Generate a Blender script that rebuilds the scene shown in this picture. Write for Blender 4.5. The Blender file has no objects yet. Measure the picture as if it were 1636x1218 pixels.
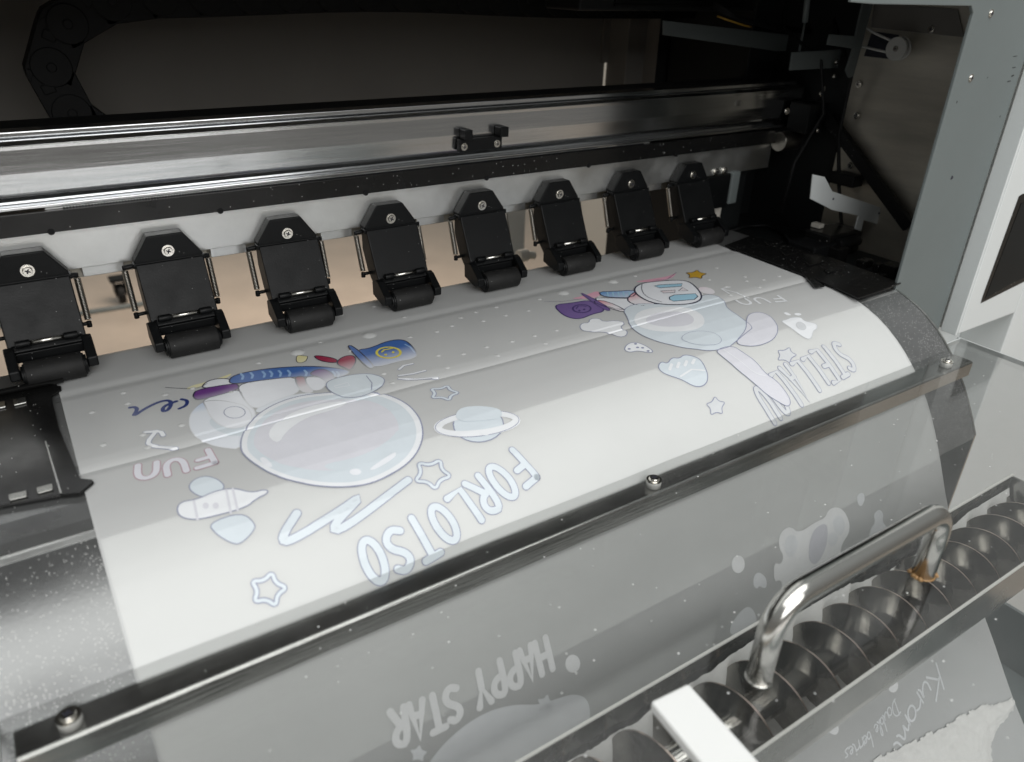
import bpy, bmesh, math, random
from mathutils import Vector, Matrix, geometry, noise as mn
random.seed(7)
S = bpy.context.scene
COL = S.collection
V = Vector
# ------------------------------------------------------------------ camera
# measured from the perspective of the photograph; metres, X along the machine, Y to the back, Z up
CAM = V((0.005762, -0.498847, 0.237994))
FPX = 1211.153
CX, CY = 818.0, 609.0
R = Matrix(((0.83764462, 0.23723785, -0.49200579),
            (-0.54557311, 0.40706286, -0.73256386),
            (0.02648541, 0.8820533, 0.47040461)))
cd = bpy.data.cameras.new('camera'); cam = bpy.data.objects.new('camera', cd); COL.objects.link(cam)
cam.matrix_world = Matrix.Translation(CAM) @ R.to_4x4()
cd.sensor_width = 36; cd.lens = FPX / 1636 * 36; cd.clip_start = 0.01; cd.clip_end = 60
cd.dof.use_dof = True; cd.dof.focus_distance = 0.56; cd.dof.aperture_fstop = 8.0
S.camera = cam
# ------------------------------------------------------------------ light
w = bpy.data.worlds.new('World'); S.world = w; w.use_nodes = True
nt = w.node_tree; bg = nt.nodes['Background']
tc = nt.nodes.new('ShaderNodeTexCoord'); sp = nt.nodes.new('ShaderNodeSeparateXYZ'); rp = nt.nodes.new('ShaderNodeValToRGB')
nt.links.new(tc.outputs['Generated'], sp.inputs[0]); nt.links.new(sp.outputs['Z'], rp.inputs[0]); nt.links.new(rp.outputs[0], bg.inputs[0])
rp.color_ramp.elements[0].position = 0.0; rp.color_ramp.elements[0].color = (0.30, 0.29, 0.27, 1)
rp.color_ramp.elements[1].position = 0.6; rp.color_ramp.elements[1].color = (0.50, 0.52, 0.515, 1)
bg.inputs[1].default_value = 0.55
def area(name, loc, target, sx, sy, power, col=(1, 1, 1)):
    l = bpy.data.lights.new(name, 'AREA'); l.shape = 'RECTANGLE'; l.size = sx; l.size_y = sy; l.energy = power; l.color = col
    o = bpy.data.objects.new(name, l); COL.objects.link(o); o.location = loc
    o.rotation_euler = (V(target) - V(loc)).to_track_quat('-Z', 'Y').to_euler(); return o
area('ceiling_light', (0.1, -1.15, 2.1), (0.1, -1.15, 0), 2.8, 1.5, 42, (1.0, 0.995, 0.975))
area('front_fill_light', (-0.2, -3.2, 1.5), (0.2, 0.0, 0.05), 3.0, 1.8, 64, (1.0, 0.995, 0.985))  # unseen fill added in front to brighten the machine's interior
area('rear_fill_light', (0.8, 1.7, 0.6), (0.3, 0.9, -0.85), 1.2, 1.0, 23, (1.0, 0.86, 0.72))  # unseen warm fill added behind, brightens the floor seen through the gaps
S.view_settings.view_transform = 'Standard'; S.view_settings.look = 'None'
S.view_settings.exposure = 0.0; S.view_settings.gamma = 1.0
S.render.engine = 'CYCLES'
S.cycles.max_bounces = 10; S.cycles.transparent_max_bounces = 16; S.cycles.glossy_bounces = 5

# ------------------------------------------------------------------ helpers
def ray(px, py):
    return (R @ V((px - CX, -(py - CY), -FPX))).normalized()
def W(px, py, ax, val):
    r = ray(px, py); t = (val - CAM[ax]) / r[ax]; return CAM + r * t

def mat(name, col=(0.5, 0.5, 0.5), rough=0.5, metal=0.0, spec=0.5, noise=0.0, nscale=40, rvar=0.0, bump=0.0, bscale=300,
        dust=0.0, dscale=900, dustcol=(0.8, 0.8, 0.78), brushed=None, coat=0.0):
    m = bpy.data.materials.new(name); m.use_nodes = True; n = m.node_tree; L = n.links
    b = n.nodes['Principled BSDF']
    b.inputs['Base Color'].default_value = (*col, 1); b.inputs['Roughness'].default_value = rough
    b.inputs['Metallic'].default_value = metal; b.inputs['Specular IOR Level'].default_value = spec
    b.inputs['Coat Weight'].default_value = coat
    t = n.nodes.new('ShaderNodeTexCoord')
    vec = t.outputs['Object']
    if brushed:
        mp = n.nodes.new('ShaderNodeMapping'); mp.inputs['Scale'].default_value = brushed; L.new(vec, mp.inputs[0]); bvec = mp.outputs[0]
    else: bvec = vec
    colsock = None
    if noise > 0 or rvar > 0:
        nz = n.nodes.new('ShaderNodeTexNoise'); nz.inputs['Scale'].default_value = nscale; nz.inputs['Detail'].default_value = 5
        nz.inputs['Roughness'].default_value = 0.65
        L.new(bvec, nz.inputs['Vector'])
        if noise > 0:
            mr = n.nodes.new('ShaderNodeMapRange'); mr.inputs[1].default_value = 0.3; mr.inputs[2].default_value = 0.7
            mr.inputs[3].default_value = 1 - noise; mr.inputs[4].default_value = 1 + noise
            L.new(nz.outputs[0], mr.inputs[0])
            mx = n.nodes.new('ShaderNodeVectorMath'); mx.operation = 'SCALE'; mx.inputs[0].default_value = col
            L.new(mr.outputs[0], mx.inputs['Scale']); colsock = mx.outputs[0]
        if rvar > 0:
            mr2 = n.nodes.new('ShaderNodeMapRange'); mr2.inputs[1].default_value = 0.3; mr2.inputs[2].default_value = 0.7
            mr2.inputs[3].default_value = max(0.03, rough - rvar); mr2.inputs[4].default_value = min(1, rough + rvar)
            L.new(nz.outputs[0], mr2.inputs[0]); L.new(mr2.outputs[0], b.inputs['Roughness'])
    if dust > 0:
        vo = n.nodes.new('ShaderNodeTexVoronoi'); vo.inputs['Scale'].default_value = dscale; L.new(vec, vo.inputs['Vector'])
        n2 = n.nodes.new('ShaderNodeTexNoise'); n2.inputs['Scale'].default_value = 14; n2.inputs['Detail'].default_value = 3; L.new(vec, n2.inputs['Vector'])
        sc = n.nodes.new('ShaderNodeSeparateColor'); L.new(vo.outputs['Color'], sc.inputs[0])
        # a grain shows where the cell's random number is high and the distance to its centre is small
        a = n.nodes.new('ShaderNodeMapRange'); a.inputs[1].default_value = 0.30; a.inputs[2].default_value = 0.18; L.new(vo.outputs['Distance'], a.inputs[0])
        mrn = n.nodes.new('ShaderNodeMapRange'); mrn.inputs[1].default_value = 0.38; mrn.inputs[2].default_value = 0.68
        mrn.inputs[3].default_value = 0.15 * dust; mrn.inputs[4].default_value = dust; L.new(n2.outputs[0], mrn.inputs[0])
        lt = n.nodes.new('ShaderNodeMath'); lt.operation = 'LESS_THAN'; L.new(sc.outputs[0], lt.inputs[0]); L.new(mrn.outputs[0], lt.inputs[1])
        mu = n.nodes.new('ShaderNodeMath'); mu.operation = 'MULTIPLY'; L.new(a.outputs[0], mu.inputs[0]); L.new(lt.outputs[0], mu.inputs[1])
        d = n.nodes.new('ShaderNodeBsdfDiffuse'); d.inputs[0].default_value = (*dustcol, 1)
        ms = n.nodes.new('ShaderNodeMixShader'); L.new(mu.outputs[0], ms.inputs[0]); L.new(b.outputs[0], ms.inputs[1]); L.new(d.outputs[0], ms.inputs[2])
        L.new(ms.outputs[0], n.nodes['Material Output'].inputs[0])
    if colsock: L.new(colsock, b.inputs['Base Color'])
    if bump > 0:
        nb = n.nodes.new('ShaderNodeTexNoise'); nb.inputs['Scale'].default_value = bscale; nb.inputs['Detail'].default_value = 3; L.new(bvec, nb.inputs['Vector'])
        bu = n.nodes.new('ShaderNodeBump'); bu.inputs['Strength'].default_value = bump; bu.inputs['Distance'].default_value = 0.001
        L.new(nb.outputs[0], bu.inputs['Height']); L.new(bu.outputs[0], b.inputs['Normal'])
    return m

M = {}
M['blackplastic'] = mat('black_plastic', (0.0042, 0.0047, 0.0052), 0.42, spec=0.24, rvar=0.08, bump=0.10, bscale=900, dust=0.006, dscale=1400)
M['blackdark'] = mat('dark_plastic', (0.0035, 0.004, 0.0045), 0.55, spec=0.25, noise=0.3)
M['rubber'] = mat('roller_rubber', (0.011, 0.011, 0.011), 0.6, spec=0.35, noise=0.25, nscale=120, bump=0.2, bscale=1500, dust=0.03, dscale=1300)
M['alu'] = mat('brushed_aluminium', (0.72, 0.73, 0.72), 0.36, 1.0, noise=0.10, nscale=18, rvar=0.10, bump=0.05, bscale=200)
M['beam'] = mat('extruded_aluminium', (0.62, 0.63, 0.64), 0.16, 1.0, noise=0.08, nscale=14, rvar=0.06, brushed=(0.25, 6, 6), bump=0.06, bscale=60)
M['steel'] = mat('stainless_steel', (0.56, 0.56, 0.54), 0.2, 1.0, noise=0.08, nscale=30, rvar=0.06, brushed=(0.3, 8, 8), bump=0.1, bscale=120, dust=0.012, dscale=1200)
M['handle'] = mat('polished_steel_tube', (0.66, 0.65, 0.62), 0.16, 1.0, noise=0.05, nscale=40, brushed=(0.3, 10, 10), bump=0.05, bscale=300)
M['screw'] = mat('nickel_screw', (0.75, 0.73, 0.68), 0.2, 1.0)
M['recess'] = mat('screw_recess', (0.02, 0.02, 0.03), 0.5)
M['platen'] = mat('platen_metal', (0.26, 0.265, 0.265), 0.30, 0.7, noise=0.12, nscale=12, rvar=0.08, dust=0.07, dscale=1100)
M['apron'] = mat('heater_plate_metal', (0.22, 0.225, 0.225), 0.36, 0.75, noise=0.16, nscale=9, rvar=0.08, dust=0.95, dscale=1050, bump=0.06, bscale=500)
M['guard'] = mat('black_edge_plate', (0.007, 0.007, 0.007), 0.24, spec=0.4, rvar=0.08, nscale=25, dust=0.03, dscale=900)
M['greypaint'] = mat('grey_paint', (0.155, 0.178, 0.178), 0.5, noise=0.04, nscale=9, bump=0.08, bscale=1200)
M['ltgrey'] = mat('light_grey_paint', (0.42, 0.44, 0.44), 0.45, noise=0.05)
M['bracket'] = mat('dark_grey_bracket', (0.085, 0.098, 0.098), 0.5)
M['whitepaint'] = mat('white_paint', (0.72, 0.75, 0.75), 0.45, noise=0.02, nscale=6, bump=0.05, bscale=900)
M['interior'] = mat('interior_steel', (0.15, 0.142, 0.130), 0.55, noise=0.10, nscale=4, spec=0.3)
M['darkint'] = mat('interior_black', (0.009, 0.0105, 0.011), 0.55, spec=0.3, noise=0.2, nscale=10)
M['sidewall'] = mat('galvanised_sheet', (0.56, 0.53, 0.46), 0.42, 0.75, noise=0.28, nscale=7, rvar=0.08, brushed=(1, 0.5, 3))
M['floor'] = mat('beige_floor_tile', (0.52, 0.44, 0.365), 0.45, noise=0.10, nscale=5, rvar=0.08)
M['auger'] = mat('auger_steel', (0.27, 0.26, 0.24), 0.15, 1.0, noise=0.35, nscale=55, rvar=0.09, bump=0.35, bscale=60, dust=0.03, dscale=1500)
M['augeredge'] = mat('auger_rim', (0.75, 0.62, 0.54), 0.3, 1.0)
M['trough'] = mat('trough_steel', (0.36, 0.36, 0.34), 0.24, 1.0, noise=0.12, nscale=25, rvar=0.08, bump=0.08, bscale=60, dust=0.06, dscale=1300)
M['rim'] = mat('cut_steel_edge', (0.88, 0.87, 0.83), 0.5, 0.0)
M['powder'] = mat('adhesive_powder', (0.80, 0.80, 0.78), 0.9, noise=0.05, nscale=300, bump=0.3, bscale=1400)
M['lampreflection'] = mat('lamp_reflection_white', (0.86, 0.87, 0.86), 0.35, coat=0.2)
M['glue'] = mat('amber_glue', (0.34, 0.20, 0.085), 0.3)
M['spring'] = mat('spring_steel', (0.42, 0.40, 0.36), 0.28, 1.0)
M['cream'] = mat('cream_plate', (0.63, 0.60, 0.54), 0.5)
M['added_underlay'] = mat('added_underlay_white', (0.84, 0.845, 0.835), 0.5)
M['yellowwire'] = mat('yellow_wire', (0.35, 0.20, 0.02), 0.5)
M['spool'] = mat('spool_plastic', (0.45, 0.45, 0.43), 0.25)
# media film : thin frosted sheet, lets a little of what lies underneath through
def film_mat():
    m = mat('frosted_film', (0.765, 0.775, 0.772), 0.36, spec=0.5, noise=0.012, nscale=20, rvar=0.04, bump=0.02, bscale=1500)
    n = m.node_tree; b = n.nodes['Principled BSDF']; out = n.nodes['Material Output']
    tr = n.nodes.new('ShaderNodeBsdfTransparent'); tr.inputs[0].default_value = (0.95, 0.96, 0.95, 1)
    tl = n.nodes.new('ShaderNodeBsdfTranslucent'); tl.inputs[0].default_value = (0.7, 0.71, 0.70, 1)
    m1 = n.nodes.new('ShaderNodeMixShader'); m1.inputs[0].default_value = 0.12
    n.links.new(b.outputs[0], m1.inputs[1]); n.links.new(tl.outputs[0], m1.inputs[2])
    m2 = n.nodes.new('ShaderNodeMixShader'); m2.inputs[0].default_value = 0.29
    n.links.new(m1.outputs[0], m2.inputs[1]); n.links.new(tr.outputs[0], m2.inputs[2]); n.links.new(m2.outputs[0], out.inputs[0])
    return m
M['film'] = film_mat()
def acrylic():
    m = bpy.data.materials.new('clear_acrylic'); m.use_nodes = True; n = m.node_tree; L = n.links
    n.nodes.remove(n.nodes['Principled BSDF']); out = n.nodes['Material Output']
    tr = n.nodes.new('ShaderNodeBsdfTransparent'); tr.inputs[0].default_value = (0.865, 0.868, 0.866, 1)
    gl = n.nodes.new('ShaderNodeBsdfGlossy'); gl.inputs['Roughness'].default_value = 0.04
    df = n.nodes.new('ShaderNodeBsdfDiffuse'); df.inputs[0].default_value = (0.77, 0.77, 0.765, 1)
    lw = n.nodes.new('ShaderNodeLayerWeight'); lw.inputs['Blend'].default_value = 0.5
    pw = n.nodes.new('ShaderNodeMath'); pw.operation = 'POWER'; pw.inputs[1].default_value = 5.0; L.new(lw.outputs['Facing'], pw.inputs[0])
    fr = n.nodes.new('ShaderNodeMapRange'); fr.inputs[3].default_value = 0.04; fr.inputs[4].default_value = 1.0; L.new(pw.outputs[0], fr.inputs[0])
    t = n.nodes.new('ShaderNodeTexCoord')
    nz = n.nodes.new('ShaderNodeTexNoise'); nz.inputs['Scale'].default_value = 16; nz.inputs['Detail'].default_value = 6; nz.inputs['Roughness'].default_value = 0.7
    L.new(t.outputs['Object'], nz.inputs['Vector'])
    mr = n.nodes.new('ShaderNodeMapRange'); mr.inputs[1].default_value = 0.45; mr.inputs[2].default_value = 0.8
    mr.inputs[3].default_value = 0.012; mr.inputs[4].default_value = 0.05; L.new(nz.outputs[0], mr.inputs[0])
    # sparse powder grains lying on the sheet
    vo = n.nodes.new('ShaderNodeTexVoronoi'); vo.inputs['Scale'].default_value = 330; L.new(t.outputs['Object'], vo.inputs['Vector'])
    sc = n.nodes.new('ShaderNodeSeparateColor'); L.new(vo.outputs['Color'], sc.inputs[0])
    a = n.nodes.new('ShaderNodeMapRange'); a.inputs[1].default_value = 0.20; a.inputs[2].default_value = 0.12; L.new(vo.outputs['Distance'], a.inputs[0])
    lt = n.nodes.new('ShaderNodeMath'); lt.operation = 'LESS_THAN'; lt.inputs[1].default_value = 0.022; L.new(sc.outputs[0], lt.inputs[0])
    mu = n.nodes.new('ShaderNodeMath'); mu.operation = 'MULTIPLY'; L.new(a.outputs[0], mu.inputs[0]); L.new(lt.outputs[0], mu.inputs[1])
    mx = n.nodes.new('ShaderNodeMath'); mx.operation = 'MAXIMUM'; L.new(mu.outputs[0], mx.inputs[0]); L.new(mr.outputs[0], mx.inputs[1])
    m1 = n.nodes.new('ShaderNodeMixShader'); L.new(mx.outputs[0], m1.inputs[0]); L.new(tr.outputs[0], m1.inputs[1]); L.new(df.outputs[0], m1.inputs[2])
    m2 = n.nodes.new('ShaderNodeMixShader'); L.new(fr.outputs[0], m2.inputs[0]); L.new(m1.outputs[0], m2.inputs[1]); L.new(gl.outputs[0], m2.inputs[2])
    L.new(m2.outputs[0], out.inputs[0]); return m
M['acrylic'] = acrylic()
M['acrylicedge'] = mat('acrylic_sawn_edge', (0.62, 0.65, 0.65), 0.35)

WHITEINK = (0.78, 0.80, 0.825)
def ink(name, col, fade=None, rough=0.28):
    """printing ink; fade=(y0,y1): the white layer is printed over the colour progressively towards the front"""
    key = 'ink_' + name
    if key in M: return M[key]
    m = mat(key, col, rough, spec=0.5, noise=0.03, nscale=60)
    if fade:
        n = m.node_tree; L = n.links; b = n.nodes['Principled BSDF']
        for l in list(b.inputs['Base Color'].links): L.remove(l)
        t = n.nodes.new('ShaderNodeTexCoord'); s = n.nodes.new('ShaderNodeSeparateXYZ'); L.new(t.outputs['Object'], s.inputs[0])
        r = n.nodes.new('ShaderNodeMapRange'); r.inputs[1].default_value = fade[1]; r.inputs[2].default_value = fade[0]
        L.new(s.outputs['Y'], r.inputs[0])
        mx = n.nodes.new('ShaderNodeMixRGB'); L.new(r.outputs[0], mx.inputs[0])
        over = tuple(0.9 * a + 0.1 * c for a, c in zip(WHITEINK, col))
        mx.inputs[1].default_value = (*over, 1); mx.inputs[2].default_value = (*col, 1); L.new(mx.outputs[0], b.inputs['Base Color'])
    M[key] = m; return m

class MB:
    def __init__(s): s.b = bmesh.new()
    def box(s, x0, x1, y0, y1, z0, z1, mi=0, T=None):
        c = [V((x, y, z)) for x in (x0, x1) for y in (y0, y1) for z in (z0, z1)]
        if T: c = [T @ p for p in c]
        v = [s.b.verts.new(p) for p in c]
        for f in ((0, 1, 3, 2), (4, 6, 7, 5), (0, 4, 5, 1), (2, 3, 7, 6), (0, 2, 6, 4), (1, 5, 7, 3)):
            s.b.faces.new([v[i] for i in f]).material_index = mi
        return s
    def prism(s, pts, d, mi=0):
        """pts: list of 3D points (planar polygon), d: extrusion vector"""
        d = V(d); a = [s.b.verts.new(V(p)) for p in pts]; b = [s.b.verts.new(V(p) + d) for p in pts]
        n = len(pts)
        s.b.faces.new(a).material_index = mi; s.b.faces.new(b[::-1]).material_index = mi
        for i in range(n): s.b.faces.new((a[i], b[i], b[(i + 1) % n], a[(i + 1) % n])).material_index = mi
        return s
    def cyl(s, p0, p1, r, n=24, r1=None, mi=0, smooth=True):
        p0, p1 = V(p0), V(p1); d = (p1 - p0).normalized(); u = d.orthogonal().normalized(); w_ = d.cross(u)
        r1 = r if r1 is None else r1; A, B = [], []
        for i in range(n):
            a = 2 * math.pi * i / n; e = u * math.cos(a) + w_ * math.sin(a)
            A.append(s.b.verts.new(p0 + e * r)); B.append(s.b.verts.new(p1 + e * r1))
        s.b.faces.new(A[::-1]).material_index = mi; s.b.faces.new(B).material_index = mi
        for i in range(n):
            f = s.b.faces.new((A[i], A[(i + 1) % n], B[(i + 1) % n], B[i])); f.smooth = smooth; f.material_index = mi
        return s
    def tube(s, pts, r, n=12, mi=0, cap=True):
        pts = [V(p) for p in pts]; rings = []; u = None
        for i, p in enumerate(pts):
            d = (pts[min(i + 1, len(pts) - 1)] - pts[max(i - 1, 0)]).normalized()
            u = d.orthogonal().normalized() if u is None else (u - d * u.dot(d)).normalized()
            w_ = d.cross(u)
            rings.append([s.b.verts.new(p + (u * math.cos(2 * math.pi * k / n) + w_ * math.sin(2 * math.pi * k / n)) * r) for k in range(n)])
        for a, b in zip(rings, rings[1:]):
            for k in range(n):
                f = s.b.faces.new((a[k], a[(k + 1) % n], b[(k + 1) % n], b[k])); f.smooth = True; f.material_index = mi
        if cap:
            s.b.faces.new(rings[0][::-1]).material_index = mi; s.b.faces.new(rings[-1]).material_index = mi
        return s
    def xprof(s, prof, x0, x1, closed=True, mi=0, smooth=False, nx=1):
        """profile list of (y,z) extruded along X"""
        cols = [[s.b.verts.new((x0 + (x1 - x0) * i / nx, y, z)) for y, z in prof] for i in range(nx + 1)]
        n = len(prof)
        for a, b in zip(cols, cols[1:]):
            for i in range(n if closed else n - 1):
                f = s.b.faces.new((a[i], a[(i + 1) % n], b[(i + 1) % n], b[i])); f.material_index = mi; f.smooth = smooth
        if closed:
            s.b.faces.new(cols[0][::-1]).material_index = mi; s.b.faces.new(cols[-1]).material_index = mi
        return s
    def build(s, name, mats, parent=None, bevel=0.0, seg=2, label=None, recalc=True, auto=None):
        if recalc: bmesh.ops.recalc_face_normals(s.b, faces=s.b.faces[:])
        me = bpy.data.meshes.new(name); s.b.to_mesh(me); s.b.free()
        if not isinstance(mats, (list, tuple)): mats = [mats]
        for m in mats: me.materials.append(m)
        o = bpy.data.objects.new(name, me); COL.objects.link(o)
        if parent: o.parent = parent
        if bevel > 0:
            bv = o.modifiers.new('bevel', 'BEVEL'); bv.width = bevel; bv.segments = seg; bv.limit_method = 'ANGLE'; bv.angle_limit = math.radians(35)
            bv.harden_normals = False
        if label: o['label'] = label
        return o
def thing(name, label, cat, group=None, loc=(0, 0, 0)):
    o = bpy.data.objects.new(name, None); o.empty_display_size = 0.02; COL.objects.link(o); o.location = loc
    o['label'] = label; o['category'] = cat
    if group: o['group'] = group
    return o
def tag(o, label, cat, group=None):
    o['label'] = label; o['category'] = cat
    if group: o['group'] = group
    return o
def plate(name, pxs, ax, val, thick, m, parent, bevel=0.0004, label=None):
    pts = [W(x, y, ax, val) for x, y in pxs]; d = [0, 0, 0]; d[ax] = thick
    return MB().prism(pts, d).build(name, m, parent, bevel, label=label)
def screw_mb(p, n, r=0.0035, h=0.002):
    """pan head with a cross recess; materials 0 metal, 1 recess"""
    p = V(p); n = V(n).normalized(); b = MB(); u = n.orthogonal().normalized(); w_ = n.cross(u)
    b.cyl(p, p + n * h * 0.35, r * 1.35, 28)
    b.cyl(p + n * h * 0.35, p + n * h, r, 28, r1=r * 0.82)
    for a in (0.4, 0.4 + math.pi / 2):
        e = u * math.cos(a) + w_ * math.sin(a); g = n.cross(e)
        q = p + n * (h + 0.00008)
        b.prism([q + e * r * .55 + g * r * .14, q - e * r * .55 + g * r * .14, q - e * r * .55 - g * r * .14, q + e * r * .55 - g * r * .14], n * 0.00005 * (1 + a), mi=1)
    return b
def screw(p, n, parent, r=0.0035, h=0.002, name='screw'):
    return screw_mb(p, n, r, h).build(name, [M['screw'], M['recess']], parent, 0.0003)

# ------------------------------------------------------------------ the floor behind and below
MB().box(-6, 7, -4, 7, -0.87, -0.85).build('floor', M['floor'])['kind'] = 'structure'
MB().box(-6, 7, 4.0, 4.05, -0.85, 2.4).build('wall', M['whitepaint'])['kind'] = 'structure'
flr = bpy.data.objects['wall']; flr['label'] = 'pale wall of the workshop behind the machine'; flr['category'] = 'wall'; del flr['kind']

# ------------------------------------------------------------------ PRINTER
PR = thing('wide_format_printer', 'large roll printer with dark interior, black pinch clamps on an aluminium rail and grey frame', 'printer')
XL, XR = -0.55, 0.655
# profile of the table top (y, z), back to front
TP = [(0.062, -0.030), (0.057, -0.010), (0.052, -0.003), (0.046, 0.0), (0.0, 0.0), (-0.0025, -0.0006), (-0.008, -0.0006), (-0.0105, 0.0),
      (-0.091, 0.0), (-0.093, -0.0004), (-0.0990, -0.0004), (-0.1000, -0.0011), (-0.1012, -0.0011), (-0.1024, -0.0006), (-0.125, -0.0008), (-0.140, -0.0018), (-0.151, -0.0036), (-0.161, -0.0064), (-0.172, -0.0106),
      (-0.183, -0.0163), (-0.194, -0.0236), (-0.204, -0.0318), (-0.214, -0.0416), (-0.223, -0.0520), (-0.232, -0.0640), (-0.240, -0.0765),
      (-0.2475, -0.0895), (-0.2545, -0.103)]
FT = TP + [(-0.262, -0.1185), (-0.270, -0.135), (-0.279, -0.152), (-0.290, -0.169), (-0.302, -0.186), (-0.316, -0.204), (-0.331, -0.223),
           (-0.346, -0.243), (-0.360, -0.2625), (-0.374, -0.281), (-0.388, -0.297), (-0.404, -0.311), (-0.424, -0.322), (-0.45, -0.329), (-0.50, -0.333), (-0.60, -0.334)]
def densify(P, mx):
    out = [P[0]]
    for a, b in zip(P, P[1:]):
        k = max(1, int(math.hypot(b[0] - a[0], b[1] - a[1]) / mx))
        for i in range(1, k + 1): out.append((a[0] + (b[0] - a[0]) * i / k, a[1] + (b[1] - a[1]) * i / k))
    return out
# platen (flat part)  and heater plate (curved part)
i2 = TP.index((-0.151, -0.0036))
flat = [(y, z - 0.0006) for y, z in TP[:i2]] + [(-0.1503, -0.0040)]
MB().xprof(flat + [(-0.1503, -0.03), (0.062, -0.04)], XL, XR).build('platen', M['platen'], PR)
cur = [(y, z - 0.0006) for y, z in TP[i2:]]; cur[0] = (-0.1513, -0.0040)
MB().xprof(cur, XL, XR + 0.001, closed=False, smooth=True, nx=4).xprof([(y, z - 0.003) for y, z in cur], XL, XR + 0.001, closed=False).build('heater_plate', M['apron'], PR, recalc=False, label='curved steel plate dusted with powder in front of the platen')
for xa_, xb_ in ((XL, 0.0), (0.6005, XR)): MB().xprof([(-0.1485, -0.0034), (-0.1485, -0.0060), (-0.1535, -0.0066), (-0.1535, -0.0041), (-0.151, -0.0031)], xa_, xb_).build('joint_strip', M['alu'], PR)
# end cheek of the table
cheek = [(y, z - 0.0004) for y, z in TP[3:]] + [(-0.2545, -0.30), (0.046, -0.30)]
MB().xprof(cheek, XR + 0.0015, XR + 0.004).build('table_end_cheek', M['steel'], PR)
MB().xprof([(y - 0.0, z - 0.008) for y, z in TP[3:]] + [(-0.235, -0.16), (-0.235, -0.60), (0.03, -0.60)], XL, 0.60).build('table_body', M['greypaint'], PR)
# vacuum holes beyond the film on the right side of the platen and on the left
for k in range(8): MB().cyl((0.612 + 0.006 * (k % 2), -0.012 - 0.0105 * k, -0.0012), (0.612 + 0.006 * (k % 2), -0.012 - 0.0105 * k, 0.0004), 0.0012, 12).build('vacuum_hole', M['recess'], PR)

# beam with the linear rail
BY = 0.060
beam = [(BY, 0.1395), (BY + 0.0002, 0.1370), (BY, 0.1230), (BY + 0.0011, 0.1110), (BY + 0.0020, 0.1085), (BY + 0.0042, 0.1045), (BY + 0.0030, 0.1040), (BY - 0.0014, 0.1036), (BY - 0.0020, 0.1030), (BY - 0.0020, 0.1012),
        (BY + 0.05, 0.1012), (BY + 0.05, 0.142), (BY + 0.0025, 0.142)]
MB().xprof(beam, XL, 0.752, smooth=False).build('carriage_beam', M['beam'], PR, 0.0006, 3)
MB().xprof([(BY + 0.010, 0.1422), (BY + 0.010, 0.1462), (BY + 0.024, 0.1462), (BY + 0.024, 0.1422)], XL, 0.75).build('linear_rail', M['beam'], PR, 0.0008, 3, label='narrow polished guide rail along the top of the beam')
MB().box(XL, 0.75, BY + 0.026, BY + 0.060, 0.1422, 0.1455).build('beam_cap', M['darkint'], PR, 0.0005)
# black encoder strip / belt with fine teeth
b = MB().xprof([(BY - 0.0062, 0.0862), (BY - 0.0062, 0.1000), (BY - 0.002, 0.1000), (BY - 0.002, 0.0862)], XL, 0.75)
b.build('belt_cover', M['guard'], PR, 0.0004)
b = MB(); x = 0.03
while x < 0.52:
    b.box(x, x + 0.0009, BY - 0.0064, BY - 0.0040, 0.1001, 0.1011); x += 0.0018
b.build('belt_teeth', M['blackdark'], PR)
MB().box(0.02, 0.53, BY - 0.0035, BY - 0.0022, 0.1003, 0.1011).build('belt_edge', M['alu'], PR)
for xx in (0.02, 0.125, 0.235, 0.345, 0.455, 0.565):
    MB().cyl((xx, BY - 0.0064, 0.0868), (xx, BY - 0.0048, 0.0868), 0.0021, 14).build('belt_clip', M['blackdark'], PR)
# clamp rail
MB().xprof([(BY, 0.0585), (BY, 0.0835), (BY + 0.001, 0.0848), (BY + 0.02, 0.0848), (BY + 0.02, 0.0815), (BY + 0.004, 0.0815), (BY + 0.004, 0.0585)], XL, 0.715).build('clamp_rail', M['alu'], PR, 0.0004)
MB().xprof([(BY - 0.0035, 0.0842), (BY - 0.0035, 0.0856), (BY + 0.01, 0.0856), (BY + 0.01, 0.0850), (BY - 0.001, 0.0850), (BY - 0.001, 0.0842)], XL, 0.70).build('rail_lip', M['alu'], PR, 0.0003)
MB().xprof([(BY + 0.016, 0.047), (BY + 0.016, 0.058), (BY + 0.030, 0.058), (BY + 0.030, 0.047)], XL, 0.70).build('rear_bar', M['sidewall'], PR, 0.0004)
for k in range(8):
    xx = 0.045 + 0.0838 * k
    MB().box(xx - 0.013, xx + 0.013, BY + 0.005, BY + 0.014, 0.0505, 0.0578).build('rail_bracket', M['alu'], PR, 0.0005)
# small black stop on the beam
p0 = W(728, 206, 1, BY)
sx0, sx1 = W(729, 238, 1, BY).x, W(796, 230, 1, BY).x
zc = W(765, 222, 1, BY).z; zb = W(765, 238, 1, BY).z
b = MB().box(sx0, sx1, BY - 0.006, BY - 0.0003, zb, zc + 0.0015)
b.box(sx0 + 0.003, sx0 + 0.010, BY - 0.010, BY - 0.0003, zc + 0.0015, zc + 0.0095)
b.box(sx1 - 0.004, sx1 + 0.004, BY - 0.010, BY - 0.0003, zc + 0.0015, zc + 0.0095)
stp = b.build('sensor_stop', M['blackplastic'], PR, 0.0006, label='small black stop block screwed to the front of the beam')
for xx in (sx0 + 0.004, sx1 - 0.005): screw((xx, BY - 0.006, zb + 0.004), (0, -1, 0), stp, 0.0022, 0.0014)

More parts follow.
